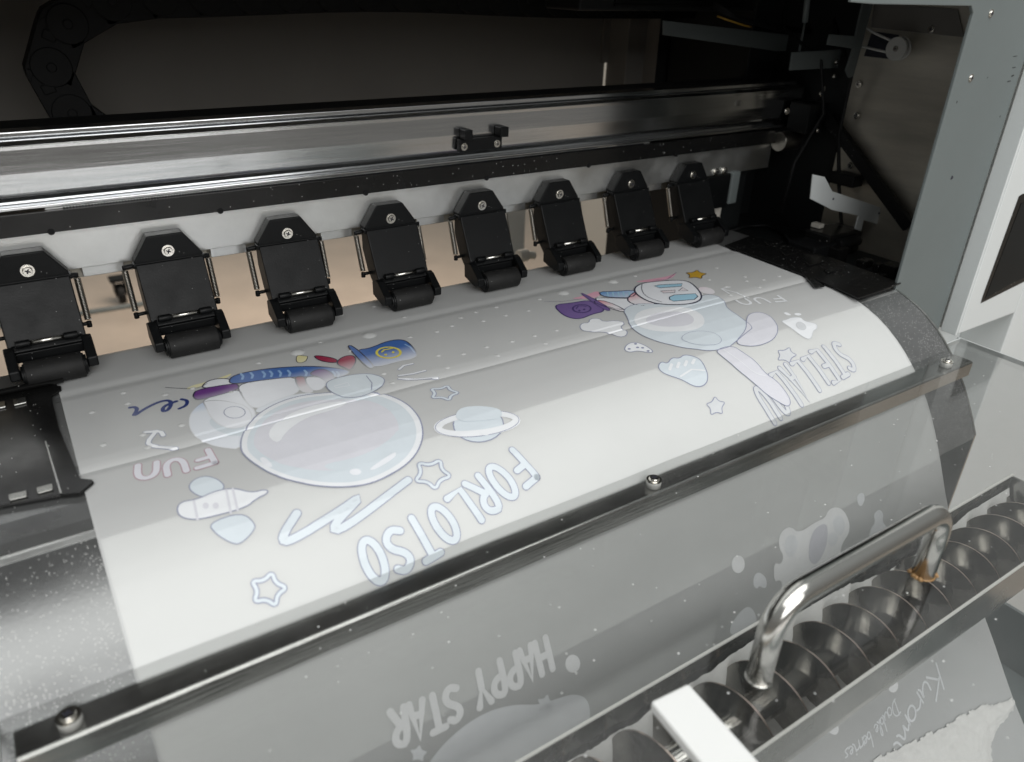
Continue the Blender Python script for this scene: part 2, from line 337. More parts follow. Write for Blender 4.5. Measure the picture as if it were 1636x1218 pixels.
# pinch clamps --------------------------------------------------------------
PITCH = 0.0838; X0 = 0.0015
def clamp(xc, k):
    t0, t1 = V((0, BY - 0.010, 0.058)), V((0, 0.028, 0.0215))      # slope of the arm
    # housing head bolted to the rail (octagonal top) + sloping arm cover
    hb = MB()
    prof = [(-0.0222, 0.0560), (-0.0222, 0.0610), (-0.0115, 0.0768), (0.0112, 0.0768), (0.0222, 0.0610), (0.0222, 0.0560)]
    hb.prism([V((x, BY - 0.0105, z)) for x, z in prof], (0, 0.0102, 0))
    hous = hb.build('pinch_clamp', M['blackplastic'], PR, 0.0009, 3)
    hous.location = (xc, 0, 0)
    ab = MB()
    side = [(BY - 0.0125, 0.0590), (0.0300, 0.0240), (0.0300, 0.0190), (0.037, 0.0140), (0.050, 0.026), (BY - 0.002, 0.042), (BY - 0.002, 0.0590)]
    ab.xprof(side, -0.0222, 0.0222)
    ab.build('arm', M['blackplastic'], hous, 0.0008, 3)
    MB().xprof([(BY - 0.0115, 0.0560), (BY - 0.0115, 0.0595), (BY - 0.004, 0.0595), (BY - 0.004, 0.0560)], -0.0235, 0.0235).build('shoulder', M['blackplastic'], hous, 0.0006)
    # roller fork
    fb = MB()
    for sx in (-1, 1):
        x_in, x_out = sx * 0.0188, sx * 0.0248
        fb.xprof([(0.0365, 0.0100), (0.0365, 0.0215), (0.0290, 0.0245), (0.0250, 0.0235), (0.0125, 0.0145), (0.0125, 0.0085), (0.0190, 0.0060)], min(x_in, x_out), max(x_in, x_out))
    fb.xprof([(0.0360, 0.0180), (0.0360, 0.0255), (0.0290, 0.0245), (0.0262, 0.0215), (0.0290, 0.0190)], -0.0205, 0.0205)
    fb.xprof([(0.0345, 0.0130), (0.0345, 0.0230), (0.0300, 0.0230), (0.0285, 0.0190), (0.0285, 0.0130)], -0.0195, 0.0195)
    fb.build('roller_fork', M['blackplastic'], hous, 0.0009, 3)
    # hinge : two barrels, steel pin between
    hp = V((0, 0.0275, 0.0262))
    for sg in (-1, 1): MB().cyl(hp + V((sg * 0.0175, 0, 0)), hp + V((sg * 0.0095, 0, 0)), 0.0023, 18).build('hinge_barrel', M['blackplastic'], hous, 0.0003)
    MB().cyl(hp + V((-0.0105, 0, 0)), hp + V((0.0105, 0, 0)), 0.0014, 14).build('hinge_pin', M['screw'], hous)
    # roller
    ry, rz, rr = 0.0185, 0.0088, 0.0085
    MB().cyl((-0.0162, ry, rz), (0.0162, ry, rz), rr, 44).build('roller', M['rubber'], hous, 0.0004, 2)
    MB().cyl((-0.0172, ry, rz), (0.0172, ry, rz), 0.0072, 28).build('roller_hub', M['blackplastic'], hous, 0.0003)
    MB().cyl((-0.0184, ry, rz), (0.0184, ry, rz), 0.0060, 28).cyl((-0.0192, ry, rz), (0.0192, ry, rz), 0.0030, 20).build('roller_axle', M['blackplastic'], hous, 0.0003)
    # springs each side with pegs
    for sx in (-1, 1):
        xs = -0.0288 if sx < 0 else 0.0262
        a, c = V((xs, BY - 0.006, 0.0560)), V((xs + sx * -0.0002, 0.0440, 0.0265))
        d = c - a; u = d.normalized().orthogonal().normalized(); w_ = d.normalized().cross(u)
        pts = [a + d * (i / 240.0) * 0.90 + d * 0.05 + (u * math.cos(i * 2 * math.pi / 9) + w_ * math.sin(i * 2 * math.pi / 9)) * 0.0018 for i in range(241)]
        MB().tube(pts, 0.0005, 5).build('spring', M['spring'], hous)
        pb = MB(); pu = MB()
        pb.cyl(c + V((0, 0, 0.0005)), c + V((0, 0, -0.0035)), 0.0017, 14)
        pb.cyl(c + V((0, 0, -0.001)), c + V((-sx * 0.009, 0.001, -0.001)), 0.0013, 12)
        pu.cyl(a + V((0, 0, 0.0005)), a + V((-sx * 0.008, 0, 0.001)), 0.0017, 12)
        pu.cyl(a + V((0, 0, 0.002)), a + d * 0.04, 0.0012, 12)
        pb.build('spring_peg', M['blackplastic'], hous, 0.0003); pu.build('spring_hook', M['blackplastic'], hous, 0.0003)
    screw((0, BY - 0.0105, 0.0655), (0, -1, 0), hous, 0.0030, 0.0024)
    screw((-0.0193, 0.0335, 0.0165), (-1, 0, 0), hous, 0.0010, 0.0004)
    return hous
c0 = clamp(X0, 0)
c0['label'] = 'black pinch clamp at the left edge of the film, its roller half off the sheet'
for k in range(1, 8):
    c = c0.copy(); COL.objects.link(c); c.location.x = X0 + PITCH * k + (0.0004, -0.0006, 0.0003, 0.0007, -0.0004, 0.0002, -0.0003)[k - 1]; c.rotation_euler = (0, 0, (0.006, -0.010, 0.008, -0.004, 0.012, -0.007, 0.005)[k - 1])
    if 'label' in c: del c['label']
    for ch in c0.children:
        d = ch.copy(); COL.objects.link(d); d.parent = c

# ---- interior and frame
MB().box(XL, 0.668, 0.300, 0.306, 0.02, 0.60).build('back_panel', M['interior'], PR, label='dark inner back panel')
MB().box(0.6705, 0.7005, 0.262, 0.2995, 0.05, 0.60).build('back_post', M['interior'], PR, 0.001)
MB().box(0.660, 0.6704, 0.296, 0.2995, 0.146, 0.60).build('back_strip', M['interior'], PR)
MB().box(0.700, 1.05, 0.240, 0.246, -0.30, 0.60).build('rear_bulkhead', M['darkint'], PR)
MB().box(XL - 0.01, XL - 0.001, -0.15, 0.31, -0.30, 0.60).build('left_end_wall', M['darkint'], PR)
MB().box(XL, 1.05, -0.148, 0.305, 0.600, 0.61).build('hood_top', M['whitepaint'], PR)
MB().box(XL, 0.5, -0.150, -0.146, 0.250, 0.600).build('hood_front', M['whitepaint'], PR, 0.001)
MB().box(XL, 0.5, -0.145, -0.02, 0.250, 0.254).build('hood_underside', M['darkint'], PR)
MB().box(1.04, 1.05, -0.148, 0.305, -0.30, 0.60).build('right_end_wall', M['darkint'], PR)
# right inner wall of sheet metal
MB().prism([V((0.762, -0.148, -0.30)), V((0.762, 0.011, -0.30)), V((0.762, 0.011, 0.235)), V((0.762, -0.148, 0.235))], (0.002, 0, 0)).build('inner_side_wall', M['sidewall'], PR, label='dull galvanised sheet wall inside the right end')
plate('cover_panel', [(1396, 5), (1530, 15), (1540, 60), (1391, 44)], 0, 0.7605, 0.001, M['interior'], PR)
plate('wall_slot', [(1393, 50), (1436, 56), (1432, 96), (1380, 90)], 0, 0.7612, 0.0006, M['recess'], PR)
MB().box(0.662, 0.756, -0.142, 0.235, -0.30, -0.012).build('right_base', M['darkint'], PR, 0.001)
MB().box(0.7605, 0.80, 0.012, 0.235, -0.30, 0.60).build('drive_housing', M['darkint'], PR, 0.001)
MB().box(0.715, 0.7595, 0.112, 0.235, -0.0115, 0.235).build('motor_bracket', M['darkint'], PR, 0.001)
MB().box(0.6995, 0.7003, 0.24, 0.2998, 0.02, 0.60).build('back_return', M['interior'], PR)
# diagonal black brace
a, c = W(1328, 190, 0, 0.757), W(1456, 362, 0, 0.757)
dv = (c - a).normalized(); nn = V((0, dv.z, -dv.y)) * 0.006
MB().prism([a + nn, c + nn, c - nn, a - nn], (-0.007, 0, 0)).build('brace', M['blackplastic'], PR, 0.0006, label='black diagonal brace inside the right end')
# grey brackets at the top right
plate('tee_bracket', [(1380, 0), (1397, 0), (1364, 122), (1357, 125), (1352, 113), (1363, 78), (1322, 72), (1326, 55), (1367, 58)], 1, -0.004, 0.002, M['bracket'], PR, label='grey tee shaped bracket')
plate('angle_plate', [(1266, 84), (1345, 79), (1356, 82), (1350, 108), (1262, 113)], 1, 0.03, 0.002, M['bracket'], PR)
plate('angle_plate', [(1060, 33), (1262, 56), (1268, 60), (1264, 82), (1240, 82), (1060, 56)], 1, 0.10, 0.002, M['bracket'], PR)
pl = W(1280, 60, 1, 0.05)
MB().cyl(W(1292, -20, 1, 0.05), W(1286, 36, 1, 0.05), 0.003, 16).cyl(W(1286, 36, 1, 0.05), W(1277, 82, 1, 0.05), 0.0012, 12).build('damper_rod', M['greypaint'], PR)
for (x_, y_) in ((1336, 99), (1333, 122), (1376, 119), (1312, 149), (1257, 178), (1340, 184), (1307, 209), (1334, 204)):
    p = W(x_, y_, 1, 0.028); screw(p, (0, -1, 0), PR, 0.0024, 0.002)
b = MB()
b.prism([W(x, y, 1, 0.04) for x, y in ((1317, 138), (1334, 138), (1332, 170), (1340, 186), (1322, 196), (1302, 198), (1300, 182), (1322, 180))], (0, 0.004, 0))
b.build('latch', M['interior'], PR, 0.0005)
MB().cyl(W(1262, 206, 1, 0.055), W(1290, 202, 1, 0.055), 0.0045, 18).cyl(W(1250, 212, 1, 0.055), W(1300, 203, 1, 0.055), 0.0022, 14).build('coupling', M['spring'], PR, 0.0003)
MB().box(0.728, 0.758, 0.030, 0.056, 0.098, 0.128).build('limit_block', M['blackplastic'], PR, 0.001)
MB().cyl((0.712, 0.050, 0.088), (0.740, 0.050, 0.088), 0.010, 28).build('belt_pulley', M['spring'], PR, 0.0006)
MB().box(0.742, 0.7590, -0.030, 0.000, 0.052, 0.064).build('cable_clip', M['blackplastic'], PR, 0.001)
for k_, (y_, z_) in enumerate(((0.002, 0.150), (-0.004, 0.120), (0.004, 0.092), (-0.010, 0.070), (-0.06, 0.205))): screw((0.7605, y_, z_), (-1, 0, 0), PR, 0.0026, 0.002)
MB().tube([(0.735, 0.03, 0.21), (0.742, 0.0, 0.16), (0.75, 0.005, 0.10), (0.748, -0.01, 0.05), (0.74, -0.03, 0.01), (0.70, -0.05, -0.005)], 0.0020, 8).build('cable', M['blackdark'], PR)
MB().tube([(0.70, 0.06, 0.20), (0.73, 0.03, 0.17), (0.738, 0.02, 0.12), (0.72, 0.03, 0.07), (0.70, 0.02, 0.02)], 0.0017, 8).build('cable', M['blackdark'], PR)
MB().box(0.700, 0.708, -0.030, -0.0195, 0.0145, 0.019).build('white_connector', M['cream'], PR, 0.0006)
MB().box(0.690, 0.745, -0.052, -0.020, -0.0112, 0.014).build('pump_block', M['guard'], PR, 0.002)
MB().cyl((0.700, -0.054, 0.004), (0.735, -0.054, 0.004), 0.006, 20).build('pump_roller', M['blackplastic'], PR, 0.0005)
# spool
sc_ = W(1440, 78, 0, 0.748); n_ = V((-1, 0, 0))
b = MB().cyl(sc_, sc_ + n_ * 0.002, 0.0105, 40).cyl(sc_ + n_ * 0.002, sc_ + n_ * 0.007, 0.0065, 30).cyl(sc_ + n_ * 0.007, sc_ + n_ * 0.009, 0.0105, 40)
sp_ = b.build('idler_spool', M['spool'], PR, 0.0004, label='pale round spool with clear flanges')
screw(sc_ + n_ * 0.009, n_, sp_, 0.002, 0.001)
MB().tube([sc_ + V((-0.005, 0.010, -0.004)), sc_ + V((-0.004, 0.03, -0.002)), sc_ + V((-0.004, 0.05, 0.0))], 0.0012, 8).tube([sc_ + V((-0.005, 0.008, 0.006)), sc_ + V((-0.004, 0.03, 0.012)), sc_ + V((-0.004, 0.05, 0.02))], 0.0012, 8).build('spool_belt', M['spool'], PR)
# white bracket low at the right
br = plate('sensor_bracket', [(1299, 279), (1318, 283), (1330, 306), (1425, 338), (1419, 362), (1400, 358), (1380, 352), (1376, 370), (1366, 366), (1372, 345), (1330, 336), (1295, 318)], 1, -0.055, 0.0015, M['ltgrey'], PR, label='light grey bent bracket beside the platen end')
for (x_, y_) in ((1331, 318), (1404, 341)): MB().cyl(W(x_, y_, 1, -0.0554), W(x_, y_, 1, -0.0548), 0.0011, 12).build('bracket_hole', M['recess'], br)
MB().box(0.664, 0.715, -0.055, -0.022, -0.0118, 0.006).build('capping_station', M['blackdark'], PR, 0.0015)
b = MB()
rnd = random.Random(4)
for k in range(9):
    x_ = 0.664 + rnd.random() * 0.075; y_ = -0.13 + rnd.random() * 0.1
    MB().box(x_, x_ + 0.006 + rnd.random() * 0.014, y_, y_ + 0.006 + rnd.random() * 0.01, -0.0119, -0.006 + rnd.random() * 0.012).build('wiper_block', M['guard'], PR, 0.0008)
MB().tube([W(x, y, 2, -0.008) for x, y in ((1160, 372), (1190, 362), (1225, 360), (1252, 372), (1268, 392))], 0.0022, 8).build('ink_hose', M['blackdark'], PR)
# pale plate with two holes seen through the gap
pp_ = plate('cream_plate', [(1112, 318), (1155, 318), (1148, 364), (1116, 356)], 1, 0.072, 0.002, M['cream'], PR, label='cream plate with two small holes')
for (x_, y_) in ((1128, 340), (1141, 345)): MB().cyl(W(x_, y_, 1, 0.0715), W(x_, y_, 1, 0.0723), 0.0016, 14).build('plate_hole', M['recess'], pp_)
MB().box(0.600, 0.655, BY - 0.002, BY + 0.02, 0.022, 0.058).build('rail_end_block', M['blackplastic'], PR, 0.001)
MB().box(0.655, 0.668, BY - 0.004, BY + 0.02, 0.025, 0.060).build('end_plate', M['greypaint'], PR, 0.002)
MB().box(0.640, 0.70, 0.075, 0.235, -0.10, 0.055).build('right_inner_block', M['darkint'], PR, 0.001)
for x_ in (0.632, 0.645): screw((x_, BY, 0.062), (0, -1, 0), PR, 0.0028, 0.003)

# grey front frame : post and lintel in one plate
YF = -0.150
fr = [W(1360, -2, 1, YF), W(1395, 7, 1, YF), W(1550, 17, 1, YF), W(1560, 26, 1, YF)]
xl, xr_ = W(1425, 465, 1, YF).x, W(1560, 575, 1, YF).x
pts = [V((0.5025, YF, 0.60)), V((0.5025, YF, fr[1].z + 0.001)), V((W(1395, 7, 1, YF).x, YF, fr[1].z)), V((0.652, YF, 0.2275)), V((0.6575, YF, 0.2225)), V((0.6575, YF, -0.30)), V((0.760, YF, -0.30)), V((0.760, YF, 0.60))]
frame = MB().prism(pts, (0, 0.003, 0)).build('front_frame', M['greypaint'], PR, 0.0007, label='grey painted front frame post with small scuffs')
for (x_, y_, r_) in ((1583, 22, 0.0024), (1551, 125, 0.0024)): screw(W(x_, y_, 1, YF), (0, -1, 0), frame, r_, 0.0012)
MB().cyl(W(1520, 284, 1, YF - 0.0002), W(1520, 284, 1, YF) + V((0, 0.0005, 0)), 0.0017, 16).build('screw_hole', M['recess'], frame)
b = MB()
for (x_, y_, l, h) in ((1620, 108, 12, 1.0), (1618, 121, 9, 1.6), (1612, 130, 12, 1.2), (1622, 90, 14, .8), (1529, 163, 3, 2.0), (1598, 186, 3, 1.5), (1578, 124, 2, 1.2)):
    p = W(x_, y_, 1, YF - 0.00012); l *= 0.00028; h *= 0.00045
    b.prism([p + V((-l, 0, -h)), p + V((0, 0, -h * 1.5)), p + V((l, 0, -h * .4)), p + V((l * .8, 0, h)), p + V((-l * .6, 0, h * .7))], (0, 0.00008, 0))
b.build('scuff_marks', mat('scuff', (0.045, 0.05, 0.05), 0.7), frame)
# side return, white box with black recess, base panels
MB().box(0.763, 0.766, -0.166, -0.150, -0.068, 0.60).build('side_return', M['whitepaint'], PR, 0.0006)
box_pts = [W(x, y, 1, -0.1665) for x, y in ((1526, 536), (1621, 501))]
zb_, xe = box_pts[0].z, box_pts[1].x
MB().box(0.7665, xe, -0.1665, -0.05, zb_, 0.60).build('front_door', M['whitepaint'], PR, 0.0012, label='white front panel with a black recessed window')
MB().box(xe + 0.0005, 1.6, -0.1665, -0.05, -0.8, 0.60).build('side_panel', M['whitepaint'], PR, 0.0012)
rc = [(1567, 485), (1570, 474), (1628, 314), (1634, 310), (1690, 300), (1690, 425), (1668, 435), (1615, 461)]
P_ = [W(x, y, 1, -0.1668) for x, y in rc]
MB().prism(P_, (0, 0.0001, 0)).build('recessed_window', M['guard'], PR, label='glossy black recessed window')
inn = [(1574, 478), (1632, 325), (1690, 312), (1690, 420), (1612, 455)]
MB().prism([W(x, y, 1, -0.1671) for x, y in inn], (0, 0.0001, 0)).build('window_pane', M['darkint'], PR)
MB().box(0.6615, 0.728, -0.158, -0.1512, -0.60, -0.070).build('base_front_panel', M['whitepaint'], PR, 0.001)
MB().box(0.7285, xe, -0.120, -0.11, -0.80, zb_ - 0.001).build('base_recess_panel', M['whitepaint'], PR)
MB().box(-0.6, 1.6, -0.02, 0.0, -0.80, -0.305).build('stand_rear_sheet', M['greypaint'], PR)
MB().box(-0.10, 0.735, -1.2, -0.17, -0.375, -0.365).build('base_tray', M['greypaint'], PR, label='grey sheet metal floor of the feed bay below the film')
MB().box(0.7355, 0.7395, -1.2, -0.17, -0.80, -0.30).build('bay_side_sheet', M['greypaint'], PR)
# stand feet beyond the machine seen through the gap
MB().box(0.60, 0.64, 0.42, 0.46, -0.84, 0.05).build('rear_leg', M['whitepaint'], PR, 0.004, label='pale rear leg of the stand')
qx = W(895, 400, 1, 1.3).x
tag(MB().box(qx, 3.2, 1.3, 1.32, -0.85, 0.4).build('partition', M['cream'], None, 0.003), 'pale partition panel standing on the floor behind the right clamps', 'partition')

# ------------------------------------------------------------------ objects on the floor behind
def caster(loc):
    t = thing('swivel_caster', 'small black swivel caster on the beige floor seen between the left clamps', 'caster', loc=loc)
    MB().cyl((-0.012, 0, 0.035), (0.012, 0, 0.035), 0.035, 28).build('wheel', M['rubber'], t, 0.003)
    MB().box(-0.02, -0.015, -0.03, 0.03, 0.03, 0.085).box(0.015, 0.02, -0.03, 0.03, 0.03, 0.085).box(-0.03, 0.03, -0.03, 0.03, 0.085, 0.095).build('fork', M['blackdark'], t, 0.002)
    return t
pc = W(192, 462, 2, -0.80); caster((pc.x, pc.y, -0.85))
# stand cross bars behind (one thing)
st = thing('media_stand', 'dark floor stand with horizontal tubes behind the machine', 'stand')
for (x0, y0, x1, y1, z, r, mm) in ((-40, 452, 250, 408, -0.55, 0.014, 'darkint'), (-40, 528, 330, 470, -0.845, 0.010, 'greypaint')):
    MB().cyl(W(x0, y0, 2, z), W(x1, y1, 2, z), r, 16).build('cross_tube', M[mm], st)
a = W(250, 408, 2, -0.55)
MB().cyl(a, V((a.x, a.y, -0.845)), 0.012, 14).build('leg', M['darkint'], st)
# pale connector block
pc = W(838, 408, 1, 0.30)
tb = thing('feed_roll_end', 'small pale plastic roll end behind the sixth clamp gap', 'roll end', loc=pc)
MB().cyl((-0.010, 0, 0), (0.004, 0, 0), 0.0085, 24).build('flange', M['cream'], tb, 0.001)
MB().cyl((0.004, 0, 0), (0.016, 0, -0.003), 0.0055, 20).build('stub', M['cream'], tb, 0.001)
MB().cyl((0.016, 0, -0.003), (0.0165, 0, -0.0031), 0.0025, 16).build('bore', M['recess'], tb)

# ------------------------------------------------------------------ cable chain
CH = thing('cable_chain', 'black plastic cable drag chain looping round at the upper left of the interior', 'cable chain')
cl = [(0.084, 0.108), (0.0595, 0.132), (0.0500, 0.1655), (0.0655, 0.1965), (0.098, 0.2135)]
x = 0.098
while x < 0.80: x += 0.0345; cl.append((x, 0.2165 + 0.006 * math.exp(-((x - 0.32) / 0.14) ** 2)))
YC = 0.2
for (xa, za), (xb, zb2) in zip(cl, cl[1:]):
    d = V((xb - xa, 0, zb2 - za)); L_ = d.length; d.normalize(); n_ = V((-d.z, 0, d.x)); h = 0.0158
    a, c = V((xa, YC, za)), V((xb, YC, zb2)); b = MB()
    b.prism([a + n_ * h - d * .004, c + n_ * h - d * .003, c + n_ * h * .45 + d * .009, c - n_ * h * .45 + d * .009, c - n_ * h - d * .003, a - n_ * h - d * .004], (0, 0.026, 0))
    m_ = a * 0.5 + c * 0.5
    b.cyl(a + V((0, 0.0003, 0)), a + V((0, 0.0255, 0)), 0.0157, 36)
    for q, rr, dd in ((a + d * .004, 0.0140, 0.0016), (a + d * .004, 0.0035, 0.0026)):
        b.cyl(q + V((0, -dd, 0)), q, rr, 30)
    b.prism([m_ + n_ * 0.002 + d * .004 - V((0, .0012, 0)), m_ + n_ * 0.002 + d * .011 - V((0, .0012, 0)), m_ + n_ * 0.011 + d * .011 - V((0, .0012, 0)), m_ + n_ * 0.011 + d * .004 - V((0, .0012, 0))], (0, 0.0014, 0))
    b.build('link', M['blackdark'], CH, 0.0009)
MB().box(-0.4, 0.30, 0.17, 0.23, 0.088, 0.1035).build('chain_tray', M['darkint'], CH, 0.001)
b = MB()
for k in range(5): b.tube([W(1140, 2 + k * 3, 1, 0.09), W(1180, 28 + k, 1, 0.08), W(1240, 42 + k * 1.5, 1, 0.075), W(1330, 50 + k * 2, 1, 0.07)], 0.0011, 6)
tag(b.build('wire_bundle', M['blackdark']), 'bundle of black wires crossing the top right of the interior', 'wires')
tag(MB().tube([W(1146, 26, 1, 0.085), W(1165, 33, 1, 0.08), W(1190, 41, 1, 0.078), W(1200, 43, 1, 0.078)], 0.0009, 6).build('yellow_wire', M['yellowwire']), 'short yellow wire beside the black wire bundle', 'wire')
# dark ribbed carriage at the upper right
CG = thing('print_carriage', 'dark ribbed carriage block parked high at the right end', 'carriage')
MB().box(0.48, 0.735, 0.115, 0.17, 0.212, 0.34).build('body', M['darkint'], CG, 0.002)
b = MB()
for k in range(9): b.box(0.52, 0.70, 0.1125, 0.1148, 0.216 + k * 0.0035, 0.2178 + k * 0.0035)
b.build('ribs', M['blackdark'], CG)

# ------------------------------------------------------------------ edge guard on the film's left edge
EG = thing('film_edge_guard', 'glossy black slotted guard plate lying at the left film edge in the foreground', 'edge guard')
g = [(-150, 650), (0, 626), (60, 616), (97, 616), (98, 622), (83, 632), (84, 642), (95, 685), (128, 764), (147, 766), (150, 770), (128, 788), (96, 791), (0, 808), (-150, 834)]
MB().prism([W(x, y, 2, 0.0018) for x, y in g], (0, 0, -0.0014)).build('plate', M['guard'], EG, 0.0004)
for (x0, y0, x1, y1) in ((21, 641, 42, 636), (-14, 648, 9, 643), (59, 782, 84, 775), (14, 793, 43, 786)):
    q = [W(x0, y0, 2, 0.0019), W(x1, y1, 2, 0.0019), W(x1 + 1.5, y1 + 9, 2, 0.0019), W(x0 + 1.5, y0 + 9, 2, 0.0019)]
    MB().prism(q, (0, 0, 0.0012)).build('raised_slot', M['trough'], EG, 0.0004)
b = MB()
q = [W(72, 706, 2, 0.0019), W(74, 706, 2, 0.0019), W(99, 789, 2, 0.0019), W(96, 789, 2, 0.0019)]
b.prism(q, (0, 0, 0.0004)); b.build('rib', M['steel'], EG)
MB().cyl((-0.30, 0.012, 0.004), (0.004, 0.012, 0.004), 0.0022, 14).build('front_rod', M['guard'], EG)

EG2 = thing('film_edge_guard', 'black edge guard plate beyond the right film edge beside the grey post', 'edge guard')
MB().prism([W(x, y, 2, 0.0022) for x, y in ((1158, 392), (1200, 376), (1330, 412), (1440, 452), (1412, 463), (1372, 476), (1338, 461), (1300, 445), (1318, 457), (1302, 459), (1286, 440), (1236, 420))], (0, 0, -0.0012)).build('plate', M['guard'], EG2, 0.0003)
for q_ in ((1235, 392), (1262, 408), (1300, 424), (1330, 436)): MB().prism([W(q_[0] + dx, q_[1] + dy, 2, 0.0023) for dx, dy in ((-14, -4), (10, -9), (16, -4), (-8, 2))], (0, 0, 0.0012)).build('raised_slot', M['guard'], EG2, 0.0003)
# ------------------------------------------------------------------ FILM
FD = densify(FT, 0.004)
FS = [0.0]
for a, c in zip(FD, FD[1:]): FS.append(FS[-1] + math.hypot(c[0] - a[0], c[1] - a[1]))
def ripple(x, s): return (0.00075 * mn.noise(V((x * 9, s * 11, 0.3))) + 0.0003 * mn.noise(V((x * 22, s * 7, 2.3)))) * (0.35 + min(1, max(0, (s - 0.10) / 0.1)))
def film_at(s, off=0.0):
    s = max(0, min(FS[-1] - 1e-6, s)); lo, hi = 0, len(FS) - 1
    while hi - lo > 1:
        m_ = (lo + hi) // 2
        if FS[m_] <= s: lo = m_
        else: hi = m_
    t = (s - FS[lo]) / (FS[hi] - FS[lo]); a, c = FD[lo], FD[hi]
    y, z = a[0] + (c[0] - a[0]) * t, a[1] + (c[1] - a[1]) * t
    ty, tz = c[0] - a[0], c[1] - a[1]; l = math.hypot(ty, tz)
    return y + off * (tz / l), z + off * (-ty / l)
def film_hit(px, py):
    """where the sight line through a point of the photograph meets the film -> (x, s)"""
    r = ray(px, py); prev = None
    for i, ((y, z), s) in enumerate(zip(FD, FS)):
        pass
    best = None
    for i in range(len(FD) - 1):
        (ya, za), (yb, zb) = FD[i], FD[i + 1]
        # solve CAM + r t on segment in the YZ plane
        dy, dz = yb - ya, zb - za; den = r.y * dz - r.z * dy
        if abs(den) < 1e-12: continue
        t = ((ya - CAM.y) * dz - (za - CAM.z) * dy) / den
        q = CAM + r * t
        u = ((q.y - ya) * dy + (q.z - za) * dz) / (dy * dy + dz * dz)
        if t > 0 and -0.02 <= u <= 1.02 and (best is None or t < best[0]): best = (t, q.x, FS[i] + u * (FS[i + 1] - FS[i]))
    return (best[1], best[2])
LN = MB().xprof([(y, z - 0.00035) for y, z in FD if -0.258 < y < -0.1514], 0.0012, 0.5988, closed=False, smooth=True, nx=6).build('added_underlay', M['added_underlay'], PR, recalc=False, label='pale sheet added under the film to lighten its front part')  # added pale sheet, makes the film brighter over the heater plate
def to3(x, s, off):
    y, z = film_at(s, off + max(0, 0.0004 + ripple(x, s))); return V((x, y, z))
FLM = thing('media_film', 'wide frosted white film printed with cartoon motifs and lettering, running under the clear cover', 'film')
b = MB()
nx = 120; cols = []
for i in range(nx + 1):
    cols.append([b.b.verts.new(to3(0.6 * i / nx, FS[j], 0.0)) for j in range(len(FD))])
for a, c in zip(cols, cols[1:]):
    for j in range(len(FD) - 1):
        f = b.b.faces.new((a[j], a[j + 1], c[j + 1], c[j])); f.smooth = True
def dome(px, py, r, h):
    c = W(px, py, 2, 0.0005); rings = []; zz_ = to3(*film_hit(px, py), 0.0).z
    for k in range(6):
        a = k / 5 * math.pi / 2
        rr, hh = r * math.cos(a), h * math.sin(a)
        if k == 0: rr = r * 1.25
        if k == 5: rings.append([b.b.verts.new((c.x, c.y, zz_ + h))]); continue
        rings.append([b.b.verts.new((c.x + rr * math.cos(t * math.pi / 9), c.y + rr * math.sin(t * math.pi / 9), zz_ + hh - (0.00005 if k == 0 else 0))) for t in range(18)])
    for a, d in zip(rings, rings[1:]):
        for t in range(18):
            f = b.b.faces.new((a[t], a[(t + 1) % 18], d[(t + 1) % 18], d[t]) if len(d) > 1 else (a[t], a[(t + 1) % 18], d[0])); f.smooth = True
holes = [(147, 659), (165, 711), (197, 628), (204, 645), (228, 694), (236, 714), (290, 679), (308, 621), (369, 627), (413, 580), (264, 631), (597, 490), (545, 503),
         (613, 597), (627, 612), (700, 568), (715, 587), (740, 565), (777, 554), (795, 567), (818, 545), (854, 536), (871, 548), (889, 527), (646, 507), (655, 539), (698, 530), (722, 521), (736, 508), (772, 513), (808, 504), (844, 496),
         (793, 491), (760, 499), (862, 478), (1133, 447), (1160, 458), (1120, 470), (1193, 449), (1213, 459), (1167, 472), (1190, 442), (1060, 466), (1015, 441), (957, 475), (1145, 428), (1220, 447), (1245, 441), (560, 561), (512, 546)]
for (x_, y_) in holes: dome(x_, y_, 0.0017, 0.00055)
for (x_, y_, r_) in ((475, 563, 0.0042), (590, 536, 0.0045), (900, 468, 0.0045), (979, 450, 0.0042)): dome(x_, y_, r_, 0.0014)
film = b.build('film_sheet', M['film'], FLM, recalc=False)

